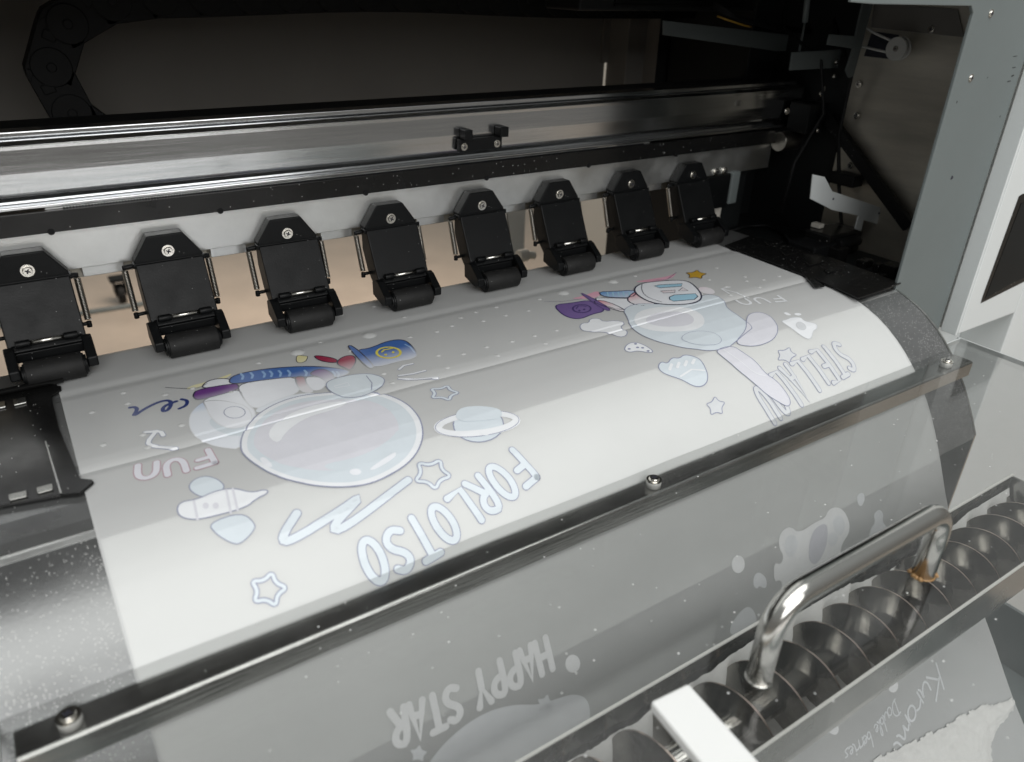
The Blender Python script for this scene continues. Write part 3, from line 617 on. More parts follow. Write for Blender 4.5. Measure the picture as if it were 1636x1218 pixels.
# ---- prints on the film : 2D shapes in (x, s) space mapped onto the film
def smooth(pts, closed=True, it=2):
    for _ in range(it):
        out = []; n = len(pts)
        rng = range(n) if closed else range(n - 1)
        if not closed: out.append(pts[0])
        for i in rng:
            a, c = pts[i], pts[(i + 1) % n]
            out.append((a[0] * .75 + c[0] * .25, a[1] * .75 + c[1] * .25)); out.append((a[0] * .25 + c[0] * .75, a[1] * .25 + c[1] * .75))
        if not closed: out.append(pts[-1])
        pts = out
    return pts
class PB:
    """collects flat printed shapes"""
    def __init__(s): s.polys = []
    def poly(s, pts, off=0.00012, mi=0): s.polys.append(([tuple(p) for p in pts], off, mi)); return s
    def ribbon(s, pts, w_, off=0.0002, mi=0, closed=False, taper=False):
        n = len(pts); L_, R_ = [], []
        for i in range(n):
            a = pts[(i - 1) % n] if (closed or i > 0) else pts[i]; c = pts[(i + 1) % n] if (closed or i < n - 1) else pts[i]
            dx, dy = c[0] - a[0], c[1] - a[1]; l = math.hypot(dx, dy) or 1e-9; nx_, ny_ = -dy / l * w_ / 2, dx / l * w_ / 2
            L_.append((pts[i][0] + nx_, pts[i][1] + ny_)); R_.append((pts[i][0] - nx_, pts[i][1] - ny_))
        rng = range(n) if closed else range(n - 1)
        for i in rng: s.polys.append(([L_[i], L_[(i + 1) % n], R_[(i + 1) % n], R_[i]], off, mi))
        if not closed:
            ends = (pts[0], pts[-1]) if math.hypot(pts[0][0] - pts[-1][0], pts[0][1] - pts[-1][1]) > w_ else ()
            if not ends:
                s.ribbon_cap = 1; ends = (pts[0],)
            for e in ends:
                s.polys.append(([(e[0] + w_ / 2 * math.cos(k * math.pi / 6), e[1] + w_ / 2 * math.sin(k * math.pi / 6)) for k in range(12)], off + 0.000004, mi))
        return s
    def build(s, name, mats, parent=None, label=None):
        bm = bmesh.new()
        # build in flat (x, s, off) space, cut, then wrap
        for pts, off, mi in s.polys:
            if len(pts) == 4 or len(pts) == 12:
                try:
                    f = bm.faces.new([bm.verts.new((x, y, off)) for x, y in pts]); f.material_index = mi
                except Exception: pass
            else:
                tri = geometry.tessellate_polygon([[V((x, y, 0)) for x, y in pts]])
                vs = [bm.verts.new((x, y, off)) for x, y in pts]
                for t in tri:
                    try: f = bm.faces.new([vs[i] for i in t]); f.material_index = mi
                    except Exception: pass
        ys = [v.co.y for v in bm.verts]
        if ys:
            s0 = min(ys); s1 = max(ys)
            for q in FS:
                if s0 < q < s1:
                    bmesh.ops.bisect_plane(bm, geom=bm.verts[:] + bm.edges[:] + bm.faces[:], plane_co=(0, q, 0), plane_no=(0, 1, 0), dist=1e-7)
            xs2 = [v.co.x for v in bm.verts]; q = math.ceil(min(xs2) / 0.005) * 0.005 + 0.0000137
            while q < max(xs2):
                bmesh.ops.bisect_plane(bm, geom=bm.verts[:] + bm.edges[:] + bm.faces[:], plane_co=(q, 0, 0), plane_no=(1, 0, 0), dist=1e-7); q += 0.005
        for v in bm.verts: v.co = to3(v.co.x, v.co.y, v.co.z)
        for f in bm.faces:
            f.smooth = False
            f.normal_update()
            if f.normal.dot(V((0, -0.3, 1))) < 0: f.normal_flip()
        me = bpy.data.meshes.new(name); bm.to_mesh(me); bm.free()
        for m in (mats if isinstance(mats, (list, tuple)) else [mats]): me.materials.append(m)
        o = bpy.data.objects.new(name, me); COL.objects.link(o); o.parent = parent or FLM
        if label: o['label'] = label
        return o
def F(pts): return [film_hit(x, y) for x, y in pts]
def crop(ox, oy, sc, pts): return [(ox + x / sc, oy + y / sc) for x, y in pts]
A_ = lambda pts: F(crop(280, 530, 3.895, pts))
B_ = lambda pts: F(crop(850, 420, 3.146, pts))
def ell(cx, cy, rx, ry, n=28, rot=0.0):
    return [(cx + rx * math.cos(2 * math.pi * k / n) * math.cos(rot) - ry * math.sin(2 * math.pi * k / n) * math.sin(rot),
             cy + rx * math.cos(2 * math.pi * k / n) * math.sin(rot) + ry * math.sin(2 * math.pi * k / n) * math.cos(rot)) for k in range(n)]

WI = ink('white', WHITEINK); WI2 = ink('white_lilac', (0.655, 0.66, 0.71)); WI3 = ink('white_blue', (0.63, 0.69, 0.735))
EDGE = ink('outline', (0.27, 0.29, 0.40)); EDGEF = ink('dark_outline', (0.02, 0.02, 0.05), (-0.045, -0.068))
DARK = ink('black', (0.015, 0.016, 0.05)); SIL = ink('silver_white', (0.62, 0.64, 0.66), rough=0.2)
FADE = (-0.045, -0.068)
def motif(name, fill, outline=True, mats=(WI, EDGE), w_=0.0007, label=None, sm=2, extra=None):
    pb = PB(); pts = smooth(fill, True, sm) if sm else fill
    pb.poly(pts, 0.00012, 0)
    if outline: pb.ribbon(pts, w_, 0.00022, 1, closed=True)
    if extra: extra(pb)
    return pb.build(name, list(mats), label=label)

# figure 1 : plain astronaut stand-in (blank round helmet, no face)
FIG1 = PB()
helm = smooth(A_([(408, 740), (412, 660), (470, 560), (590, 470), (750, 410), (950, 385), (1250, 380), (1400, 430), (1500, 510), (1545, 610), (1530, 720), (1450, 830), (1300, 920), (1150, 970), (980, 980), (800, 960), (620, 910), (500, 840), (430, 780)]))
pack = smooth(A_([(85, 560), (105, 500), (170, 440), (290, 430), (500, 480), (440, 740), (270, 725), (165, 688), (100, 630)]))
mats1 = [WI, EDGE, ink('suit_blue', (0.055, 0.14, 0.40), FADE), ink('suit_purple', (0.14, 0.04, 0.22), FADE), ink('suit_red', (0.30, 0.02, 0.06), FADE), ink('suit_white', (0.78, 0.80, 0.84)),
         EDGEF, ink('suit_sky', (0.27, 0.43, 0.68), FADE), WI2, WI3, ink('smile_yellow', (0.72, 0.62, 0.10)), ink('suit_yellow', (0.72, 0.66, 0.30), (-0.02, -0.06))]
def shape(pb, pts, mi, off, om=6, w_=0.0009, it=2):
    p = smooth(pts, True, it); pb.poly(p, off, mi)
    if om is not None: pb.ribbon(p, w_, off + 0.00008, om, closed=True)
shape(FIG1, A_([(85, 560), (105, 500), (170, 440), (290, 430), (500, 480), (440, 740), (270, 725), (165, 688), (100, 630)]), 7, 0.00010, 6, 0.0006)
shape(FIG1, A_([(205, 560), (260, 520), (420, 560), (440, 660), (330, 650), (240, 610)]), 9, 0.00014, None)
shape(FIG1, A_([(160, 360), (190, 320), (260, 298), (340, 300), (390, 330), (250, 350)]), 5, 0.00012, 6)
shape(FIG1, A_([(165, 430), (400, 355), (425, 430), (520, 520), (430, 605), (300, 605), (220, 540), (190, 470)]), 5, 0.00016, 6, 0.0008)
shape(FIG1, ell(*[0] * 4) if False else A_(ell(370, 508, 66, 36)), 5, 0.00020, 1, 0.0005, 0)
shape(FIG1, A_([(385, 335), (560, 305), (750, 278), (790, 380), (640, 425), (490, 500), (410, 400)]), 5, 0.00018, 6, 0.0008)
shape(FIG1, A_([(490, 490), (640, 420), (800, 385), (900, 390), (600, 470), (520, 515)]), 7, 0.00022, None)
shape(FIG1, A_([(110, 400), (140, 368), (375, 328), (398, 345), (390, 370), (160, 433), (122, 428)]), 3, 0.00026, 6)
shape(FIG1, A_([(745, 285), (805, 282), (815, 330), (870, 385), (790, 385), (755, 335)]), 4, 0.00026, 6)
shape(FIG1, A_([(330, 322), (360, 278), (550, 238), (800, 220), (960, 226), (1085, 246), (1075, 272), (1000, 292), (760, 285), (550, 308), (370, 334)]), 2, 0.00030, 6)
for cx_ in (420, 480, 555, 600, 655, 712, 815, 990, 1015):
    y0_ = 245 + (cx_ - 800) ** 2 * 0.00016
    FIG1.ribbon(A_([(cx_ - 10, y0_ + 2), (cx_ + 4, y0_ + 18), (cx_ - 2, y0_ + 36)]), 0.0016, 0.00040, 7)
shape(FIG1, A_([(830, 272), (880, 240), (945, 242), (1000, 290), (960, 330), (900, 290)]), 3, 0.00042, 6)
shape(FIG1, A_([(808, 290), (870, 280), (935, 295), (942, 335), (900, 372), (850, 372), (815, 330)]), 5, 0.00034, 6)
shape(FIG1, A_([(860, 148), (1005, 172), (1010, 200), (940, 195), (880, 178)]), 4, 0.00020, 6, 0.0008)
shape(FIG1, A_([(1005, 190), (1050, 158), (1110, 152), (1128, 185), (1108, 225), (1085, 246), (1060, 230), (1015, 215)]), 4, 0.00026, 6)
shape(FIG1, A_([(1135, 118), (1210, 112), (1330, 62), (1420, 55), (1470, 90), (1512, 148), (1480, 176), (1400, 190), (1320, 212), (1250, 226), (1205, 215), (1150, 160)]), 2, 0.00026, 6, 0.0009)
shape(FIG1, A_([(1068, 90), (1112, 98), (1236, 214), (1228, 236), (1196, 228), (1110, 145)]), 2, 0.00040, 6, 0.0009)
FIG1.ribbon(A_(ell(1328, 139, 74, 34)), 0.0018, 0.00044, 10, closed=True)
FIG1.ribbon(A_([(1286, 135), (1300, 122), (1328, 117), (1352, 112)]), 0.0016, 0.00044, 10)
for q in ((1310, 152), (1357, 137)): FIG1.poly(A_(ell(q[0], q[1], 9, 6, 10)), 0.00044, 10)
FIG1.ribbon(A_([(1430, 88), (1462, 104), (1488, 138)]), 0.0012, 0.00044, 7)
shape(FIG1, A_([(60, 366), (110, 340), (200, 318), (300, 285), (360, 262), (330, 292), (200, 340), (110, 364)]), 11, 0.00010, None)
FIG1.ribbon(A_([(-60, 355), (20, 360), (110, 364), (165, 350), (200, 330)]), 0.0004, 0.00028, 6)
shape(FIG1, A_([(755, 150), (800, 155), (830, 158), (808, 196), (752, 200)]), 11, 0.00010, 6, 0.0005)
shape(FIG1, helm, 0, 0.00050, 1, 0.0008, 0)
hc = (sum(p[0] for p in helm) / len(helm), sum(p[1] for p in helm) / len(helm))
FIG1.poly([(hc[0] + (p[0] - hc[0]) * .93, hc[1] + (p[1] - hc[1]) * .93) for p in helm], 0.00056, 9)
FIG1.poly([(hc[0] + (p[0] - hc[0]) * .80 - 0.002, hc[1] + (p[1] - hc[1]) * .78 - 0.003) for p in helm], 0.00060, 8)
FIG1.poly(smooth(A_([(1195, 868), (1340, 770), (1375, 755), (1370, 790), (1240, 870)])), 0.00066, 5)
FIG1.poly(A_(ell(1120, 882, 36, 20)), 0.00066, 5)
FIG1.poly(smooth(A_([(560, 640), (700, 520), (900, 455), (1100, 440), (1010, 490), (820, 540), (690, 630), (640, 720)])), 0.00066, 0)
FIG1.poly(smooth(A_([(900, 840), (1150, 790), (1330, 690), (1400, 600), (1420, 680), (1330, 780), (1150, 860), (980, 880)])), 0.00066, 9)
FIG1.poly(smooth(A_([(520, 800), (560, 790), (620, 860), (560, 850)])), 0.00066, 5)
shape(FIG1, A_([(930, 330), (1000, 295), (1180, 265), (1290, 290), (1310, 325), (1250, 378), (1150, 418), (1040, 420), (960, 380)]), 9, 0.00070, 1, 0.0006)
FIG1.ribbon(A_([(1190, 285), (1225, 330), (1220, 375)]), 0.0006, 0.00080, 1)
FIG1.ribbon(A_([(990, 348), (1075, 325), (1085, 345), (1000, 360)]), 0.0006, 0.00080, 5, closed=True)
FIG1.build('printed_figure', mats1, label='printed astronaut with blank round helmet and a blue smiling flag')

# figure 2
FIG2 = PB(); F2 = (-0.045, -0.068)
mats2 = [WI, EDGE, ink('two_blue', (0.10, 0.30, 0.62), (-0.03, -0.06)), ink('two_purple', (0.17, 0.11, 0.30), (-0.075, -0.10)), ink('two_red', (0.62, 0.08, 0.14), (-0.04, -0.062)), ink('suit_white', (0.78, 0.80, 0.84)),
         DARK, ink('two_sky', (0.36, 0.60, 0.74)), WI2, WI3, ink('flag_dark', (0.05, 0.03, 0.14)), ink('two_pink', (0.72, 0.30, 0.42), (-0.02, -0.075))]
shape(FIG2, B_([(105, 214), (200, 206), (300, 188), (378, 245), (300, 262), (250, 284), (200, 283), (150, 262)]), 3, 0.00012, 10, 0.0011)
FIG2.ribbon(B_(ell(250, 234, 45, 20)), 0.0014, 0.00024, 10, closed=True)
FIG2.ribbon(B_([(222, 234), (232, 222), (255, 220), (272, 224)]), 0.0010, 0.00026, 10)
for q in ((238, 244), (262, 238)): FIG2.poly(B_(ell(q[0], q[1], 6, 4, 10)), 0.00026, 10)
shape(FIG2, B_([(232, 150), (290, 172), (402, 240), (375, 248), (300, 200)]), 3, 0.00026, 10, 0.0006)
shape(FIG2, B_([(185, 185), (260, 170), (335, 140), (345, 172), (290, 185)]), 11, 0.00010, None)
shape(FIG2, B_([(500, 100), (600, 85), (690, 70), (730, 50), (700, 85), (600, 100)]), 11, 0.00010, None)
FIG2.ribbon(B_([(60, 198), (150, 198), (250, 185)]), 0.0004, 0.00018, 10); FIG2.ribbon(B_([(610, 92), (680, 86), (725, 52)]), 0.0005, 0.0002, 10)
shape(FIG2, B_([(300, 182), (380, 180), (520, 185), (500, 240), (400, 235)]), 5, 0.00014, 6, 0.0010, 1)
shape(FIG2, B_([(300, 200), (345, 190), (420, 215), (480, 250), (440, 248), (370, 225)]), 4, 0.00022, 6, 0.0010, 1)
shape(FIG2, B_([(335, 150), (420, 148), (500, 142), (530, 152), (500, 180), (400, 179), (348, 170)]), 2, 0.00026, 6, 0.0011, 1)
for cx_ in (378, 405, 432, 458, 486): FIG2.ribbon(B_([(cx_, 152), (cx_ + 5, 172)]), 0.0012, 0.00036, 7)
shape(FIG2, B_([(475, 190), (500, 160), (530, 150), (590, 190), (625, 218), (560, 222), (500, 210)]), 4, 0.00030, 6, 0.0010, 1)
bodyp = B_([(455, 240), (520, 208), (640, 215), (790, 215), (860, 165), (925, 170), (970, 205), (975, 235), (1060, 290), (1110, 330), (1090, 345), (1010, 410), (985, 430), (900, 448), (830, 440), (740, 430), (620, 400), (540, 365), (490, 320), (480, 280)])
shape(FIG2, bodyp, 9, 0.00038, 1, 0.0006)
shape(FIG2, B_([(505, 300), (530, 250), (620, 228), (780, 228), (860, 270), (870, 320), (800, 350), (650, 355), (550, 335)]), 0, 0.00048, None)
shape(FIG2, B_([(560, 290), (620, 255), (760, 250), (820, 285), (800, 320), (700, 330), (600, 320)]), 8, 0.00052, None)
shape(FIG2, B_([(1075, 292), (1090, 262), (1150, 253), (1210, 285), (1240, 345), (1205, 398), (1110, 427), (1010, 412), (1075, 345)]), 8, 0.00044, 1, 0.0006)
shape(FIG2, B_([(915, 445), (1000, 418), (1060, 455), (1130, 505), (1165, 555), (1235, 600), (1300, 690), (1290, 728), (1240, 705), (1170, 660), (1110, 605), (1040, 550), (960, 480)]), 8, 0.00044, 1, 0.0006)
FIG2.ribbon(smooth(B_([(960, 440), (1060, 510), (1120, 560), (1170, 570)]), False), 0.0006, 0.00056, 0)
shape(FIG2, B_([(735, 390), (790, 350), (900, 350), (960, 390), (930, 420), (820, 420)]), 9, 0.00056, 1, 0.0003)
shape(FIG2, B_([(505, 145), (540, 110), (640, 98), (745, 92), (800, 105), (850, 160), (850, 198), (780, 219), (640, 217), (560, 192)]), 5, 0.00062, 6, 0.0013, 2)
FIG2.ribbon(smooth(B_([(552, 115), (548, 140), (570, 178), (650, 205)]), False), 0.0006, 0.00074, 6)
for mi, q in ((7, [(615, 124), (640, 118), (755, 112), (748, 126), (640, 134)]), (4, [(645, 150), (720, 145), (716, 158), (660, 160)]), (4, [(735, 150), (756, 132), (782, 148)]), (7, [(690, 180), (715, 170), (820, 164), (832, 178), (815, 194), (710, 202), (690, 192)])):
    shape(FIG2, B_(q), mi, 0.00074, 6 if mi == 7 and q[0][1] < 150 else 6, 0.0009, 0)
shape(FIG2, B_([(830, 130), (870, 125), (915, 140), (920, 165), (850, 160)]), 11, 0.00030, None)
FIG2.build('printed_figure', mats2, label='printed pale suited figure with a purple smiling flag')

def star_pts(cx, cy, rx, ry, rot=0.0, inner=0.52):
    out = []
    for k in range(10):
        r = 1.0 if k % 2 == 0 else inner; a = rot + k * math.pi / 5
        out.append((cx + rx * r * math.sin(a), cy - ry * r * math.cos(a)))
    return out
# outline-only stars
for (cx, cy, rx, ry, rt) in ((709, 630, 25, 13, 0.25), (690, 758, 32, 26, 0.45), (428, 943, 31, 29, 0.2)):
    p = smooth(F(star_pts(cx, cy, rx, ry, rt)), True, 2)
    PB().ribbon(p, 0.0028, 0.00016, 1, closed=True).ribbon(p, 0.0017, 0.00024, 0, closed=True).build('printed_star', [WI3, EDGE], label='outlined star')
for (cx, cy, rx, ry, rt) in ((1143, 650, 17, 17, -0.1), (1256, 568, 18, 14, 0.3)):
    motif('printed_star', F(star_pts(cx, cy, rx, ry, rt)), mats=(SIL, EDGE), label='solid silvery star', w_=0.0006)
motif('printed_star', F(star_pts(1112, 440, 19, 8, 0.1, 0.5)), mats=(ink('gold', (0.55, 0.33, 0.03)), DARK), label='small golden star with dark outline', w_=0.0008, sm=1)
# planet
def pl_extra(pb):
    pb.ribbon(F(ell(762, 679, 63, 15, 40, -0.1)), 0.0050, 0.00030, 2, closed=True)
    pb.ribbon(F(ell(762, 679, 67, 20, 40, -0.1)), 0.0004, 0.00040, 1, closed=True)
    pb.poly(smooth(F([(727, 676), (730, 655), (762, 650), (800, 655), (803, 670), (770, 675)])), 0.00046, 0)
    pb.poly(F(ell(775, 693, 8, 5, 16)), 0.0005, 2)
motif('printed_planet', F(ell(764, 680, 40, 28, 24)), mats=(WI3, EDGE, WI), extra=pl_extra, sm=0, label='ringed planet')
# bottle shaped satellite
D_ = lambda pts: F(pts)
def sat(pb):
    shape(pb, D_([(300, 782), (308, 768), (328, 761), (350, 768), (362, 782), (335, 797), (318, 795)]), 3, 0.00012, 1, 0.0005)
    shape(pb, D_([(332, 838), (385, 820), (408, 838), (406, 850), (385, 871), (370, 870), (345, 855)]), 3, 0.00012, 1, 0.0005)
    shape(pb, D_([(282, 815), (290, 803), (315, 800), (345, 786), (375, 782), (402, 790), (425, 784), (430, 790), (408, 800), (395, 812), (350, 825), (310, 833), (288, 828)]), 0, 0.00024, 1, 0.0006)
    for q in (((372, 783), (380, 818)), ((362, 785), (369, 822)), ((310, 802), (316, 832))): pb.ribbon(D_(q), 0.0012, 0.00036, 2)
    for cx_ in (329, 345): pb.poly(D_(ell(cx_, 810, 5, 5, 12)), 0.00036, 2)
pb = PB(); sat(pb); pb.build('printed_satellite', [WI, EDGE, WI2, WI3], label='bottle shaped satellite with two panels')
# scribble
pb = PB(); z_ = smooth(F([(474, 822), (447, 864), (462, 868), (540, 820), (584, 788), (526, 846), (545, 850), (652, 768)]), False, 2)
pb.ribbon(z_, 0.0052, 0.00014, 1).ribbon(z_, 0.0042, 0.00024, 0).build('printed_scribble', [WI3, EDGE], label='zigzag scribble')
# blue handwriting
z_ = smooth(F(crop(0, 400, 2.97, [(618, 752), (640, 748), (655, 760), (628, 798), (690, 755), (760, 722), (806, 716), (815, 735), (800, 762), (775, 772), (772, 752), (800, 735), (838, 722)])), False, 2)
z2 = smooth(F(crop(0, 400, 2.97, [(852, 756), (885, 742), (892, 718), (862, 712)])), False, 2)
PB().ribbon(z_, 0.0024, 0.00016).ribbon(z2, 0.0022, 0.00016).build('printed_lettering', ink('navy', (0.012, 0.03, 0.16)), label='navy handwritten stroke letters')
# arrow
for pts in ([(233, 692), (257, 690), (261, 697)], [(250, 690), (235, 708), (243, 714), (281, 718)]):
    z_ = smooth(F(pts), False, 1); PB().ribbon(z_, 0.0034, 0.00014, 1).ribbon(z_, 0.0025, 0.00024, 0).build('printed_arrow', [WI, EDGE])
for pts in ([(638, 592), (645, 586), (659, 583)], [(638, 602), (660, 599), (679, 594)], [(638, 607), (665, 608), (698, 605)]):
    z_ = F(pts); PB().ribbon(z_, 0.0026, 0.00014, 1).ribbon(z_, 0.0018, 0.00024, 0).build('printed_dash', [WI, EDGE])
for pts in ([(1196, 478), (1178, 470), (1152, 463)], [(1165, 471), (1152, 463), (1166, 460)]):
    PB().ribbon(F(pts), 0.0016, 0.00018).build('printed_arrow', [WI])
motif('printed_flower', B_([(238, 320), (255, 305), (285, 305), (290, 285), (335, 282), (360, 300), (420, 293), (470, 305), (440, 330), (480, 345), (475, 370), (440, 378), (390, 360), (350, 350), (290, 348), (250, 342)]), label='small flower', sm=1)
motif('printed_pick', B_([(460, 440), (480, 410), (520, 402), (570, 420), (612, 450), (590, 458), (530, 445), (490, 455)]), label='spotted leaf shape', extra=lambda pb: [pb.poly(B_(ell(x, y, 8, 4, 10)), 0.0003, 1) for x, y in ((488, 437), (520, 412), (530, 430), (555, 432), (583, 448))])
motif('printed_shell', B_([(632, 520), (650, 500), (680, 512), (700, 480), (740, 485), (760, 466), (800, 470), (850, 490), (885, 570), (872, 618), (820, 630), (750, 590), (670, 565), (640, 545)]), mats=(WI3, EDGE, WI), label='striped shell', extra=lambda pb: [pb.ribbon(B_([(745, 575), (800, 540), (865, 545)]), 0.0014, 0.0003, 2)] + [pb.ribbon(B_([(690 + 38 * k, 540 - 10 * k), (700 + 38 * k, 515 - 8 * k)]), 0.0022, 0.0003, 2) for k in range(4)])
motif('printed_rocket', B_([(1245, 298), (1280, 290), (1300, 280), (1350, 278), (1365, 298), (1430, 310), (1432, 335), (1410, 345), (1405, 382), (1380, 388), (1330, 355), (1290, 325)]), label='small rocket', extra=lambda pb: pb.poly(B_(ell(1350, 322, 28, 18, 20, 0.5)), 0.0003, 1) and None, mats=(WI, SIL))
for q in ([(1260, 258), (1275, 252), (1305, 268), (1285, 270)], [(1310, 262), (1335, 255), (1358, 264), (1335, 272)]): motif('printed_dash', B_(q), outline=False)

# ---- stroke lettering
FONT = {
 'F': [[(0, 0), (0, 1)], [(0, 1), (.55, 1)], [(0, .52), (.42, .52)]],
 'O': [[(.3 + .3 * math.cos(a), .5 + .5 * math.sin(a)) for a in [i * math.pi / 8 for i in range(17)]]],
 'R': [[(0, 0), (0, 1), (.4, .95), (.5, .75), (.35, .52), (0, .45)], [(.2, .48), (.55, 0)]],
 'L': [[(0, 1), (0, 0), (.45, 0)]],
 'T': [[(0, 1), (.6, 1)], [(.3, 1), (.3, 0)]],
 'S': [[(.5, .88), (.3, 1), (.05, .85), (.1, .62), (.45, .42), (.5, .18), (.25, 0), (0, .12)]],
 'U': [[(0, 1), (.02, .25), (.25, 0), (.5, .25), (.5, 1)]],
 'N': [[(0, 0), (0, .75), (.25, 1), (.5, .75), (.5, 0)]],
 'E': [[(.5, 1), (0, 1), (0, 0), (.5, 0)], [(0, .5), (.4, .5)]],
 'A': [[(0, 0), (.3, 1), (.6, 0)], [(.12, .35), (.48, .35)]],
 'H': [[(0, 0), (0, 1)], [(.5, 0), (.5, 1)], [(0, .5), (.5, .5)]],
 'P': [[(0, 0), (0, 1), (.38, .95), (.5, .72), (.35, .48), (0, .42)]],
 'Y': [[(0, 1), (.28, .5), (.56, 1)], [(.28, .5), (.22, 0)]],
 'K': [[(0, 0), (.1, 1)], [(.6, 1), (.08, .48), (.2, .5), (.6, 0)]],
 'u': [[(0, .5), (.02, .15), (.15, 0), (.35, .15), (.42, .5), (.42, .1), (.5, 0)]],
 'r': [[(0, .5), (.04, 0)], [(.02, .3), (.2, .5), (.35, .42)]],
 'o': [[(.2 + .2 * math.cos(a), .25 + .25 * math.sin(a)) for a in [i * math.pi / 6 for i in range(13)]]],
 'm': [[(0, 0), (.03, .5), (.05, .3), (.2, .5), (.25, 0), (.28, .3), (.45, .5), (.5, .1), (.6, 0)]],
 'i': [[(0, .5), (.04, .1), (.14, 0)], [(.0, .68), (.01, .72)]],
 'D': [[(.1, 0), (.12, 1)], [(-.05, .95), (.4, .95), (.6, .55), (.4, .08), (0, 0)]],
 'b': [[(.05, 1), (0, .1), (.2, 0), (.36, .2), (.25, .45), (.04, .35)]],
 'l': [[(0, 0), (.2, .8), (.1, 1), (.02, .8), (.08, .1), (.2, 0)]],
 'e': [[(0, .22), (.3, .3), (.25, .48), (.08, .42), (.02, .15), (.18, 0), (.34, .1)]],
 's': [[(.28, .45), (.08, .42), (.2, .22), (.26, .06), (.02, 0)]],
}
def lettering(text, path_px, hgt, sw, mats, label, wid=0.75, name='printed_lettering', edge=0.0005, parent=None, slant=0.0, jit=0.0, same=False):
    """text set along a path on the film; up is the left-hand normal of the path direction as seen on the film"""
    path = smooth(F(path_px), False, 2); cum = [0]
    for a, c in zip(path, path[1:]): cum.append(cum[-1] + math.hypot(c[0] - a[0], c[1] - a[1]))
    n = len(text); pb = PB(); rj = random.Random(3)
    widths = {'i': .35, 'l': .4, ' ': .7, 'm': 1.1, 'r': .6, 'e': .6, 'o': .65, 's': .6, 'b': .6, 'u': .8}
    ws = [widths.get(ch, 1.0) for ch in text]; tot = sum(ws); acc = 0
    for ch, wv in zip(text, ws):
        s0 = cum[-1] * (acc / tot); s1 = cum[-1] * ((acc + wv) / tot); acc += wv
        if ch == ' ': continue
        sm_ = (s0 + s1) / 2; i = 0
        while i < len(cum) - 2 and cum[i + 1] < sm_: i += 1
        t = (sm_ - cum[i]) / (cum[i + 1] - cum[i]); o = (path[i][0] + (path[i + 1][0] - path[i][0]) * t, path[i][1] + (path[i + 1][1] - path[i][1]) * t)
        d = (path[i + 1][0] - path[i][0], path[i + 1][1] - path[i][1]); l = math.hypot(*d); d = (d[0] / l, d[1] / l)
        up = (-d[1], d[0]) if False else (d[1], -d[0])       # (x, s): s grows to the front
        # letter tops point to the front (larger s)
        if up[1] < 0: up = (-up[0], -up[1])
        cw = (s1 - s0) * wid; h_ = hgt * (1 + rj.uniform(-jit, jit)); ra = rj.uniform(-jit, jit)
        for st_ in FONT[ch]:
            mxw = max(p[0] for s_ in FONT[ch] for p in s_) or 1
            pts = []
            for (u, v) in st_:
                uu = (u / mxw - 0.5) * cw + slant * (v - .5) * h_; vv = (v - .5) * h_ + ra * uu
                pts.append((o[0] + d[0] * uu + up[0] * vv, o[1] + d[1] * uu + up[1] * vv))
            sharp = ch in 'FLTEAHYK'
            pts = pts if sharp or len(pts) < 3 else smooth(pts, False, 2)
            pb.ribbon(pts, sw, 0.00024, 0)
            if edge: pb.ribbon(pts, sw + edge * 2, 0.00014, 1)
    return pb.build(name, mats, label=label, parent=parent)
lettering('FORLOTSO', [(842, 738), (790, 780), (720, 830), (655, 872), (575, 905)], 0.0225, 0.0040, [WI3, EDGE], 'large pale blue capital letters', 0.66, jit=0.06)
lettering('FUN', [(345, 728), (285, 745), (212, 758)], 0.0150, 0.0034, [WI2, ink('rose_edge', (0.42, 0.25, 0.30))], 'word FUN in pale letters beside the large figure', 0.66)
lettering('FUN', [(1254, 478), (1220, 481), (1176, 486)], 0.0125, 0.0022, [WI, WI2], 'word FUN in pale letters near the right film edge', 0.62, edge=0)
lettering('STELLALOU', [(1356, 566), (1318, 585), (1280, 606), (1250, 628), (1216, 650)], 0.0285, 0.0036, [SIL, EDGE], 'tall silvery capital letters near the bar', 0.60, jit=0.1)
lettering('HAPPY STAR', [(880, 1042), (830, 1068), (770, 1098), (700, 1138), (622, 1168)], 0.0190, 0.0041, [ink('bright_white', (0.86, 0.87, 0.88)), EDGE], 'words HAPPY STAR in bold pale capitals under the clear cover', 0.72, edge=0)
lettering('Kuromi', [(1503, 1078), (1475, 1120), (1455, 1160), (1438, 1206)], 0.0190, 0.0017, [WI, EDGE], 'handwritten name in thin pale script', 0.95, edge=0, slant=0.2)
lettering('Double berries', [(1434, 1128), (1410, 1160), (1385, 1188), (1350, 1212)], 0.0110, 0.0011, [WI, EDGE], 'two small words in thin pale script', 0.95, edge=0, slant=0.2)
C_ = lambda pts: F(crop(580, 1000, 3.895, pts)); E_ = lambda pts: F(crop(1086, 808, 2.97, pts))
motif('printed_swoosh', C_([(380, 900), (410, 849), (500, 730), (650, 600), (800, 520), (950, 487), (1085, 492), (1200, 455), (1300, 422), (1380, 440), (1412, 510), (1405, 620), (1300, 760), (1000, 900)]), outline=False, mats=(WI,), label='large plain crescent shape')
motif('printed_star', C_(star_pts(1135, 490, 62, 72, 0.2)), outline=False, mats=(WI,), sm=1); motif('printed_star', C_(star_pts(343, 795, 60, 60, 0.1)), outline=False, mats=(WI,), sm=1)
motif('printed_dot', C_(ell(1303, 235, 46, 56, 24)), outline=False, mats=(ink('bright_white', (0.86, 0.87, 0.88)),), sm=0)
motif('printed_dot', E_(ell(276, 278, 31, 42, 22)), outline=False, mats=(ink('bright_white', (0.86, 0.87, 0.88)),), sm=0)
motif('printed_heart', E_([(345, 370), (355, 325), (380, 315), (412, 345), (412, 390), (392, 392), (378, 378), (365, 400)]), outline=False, mats=(WI,))
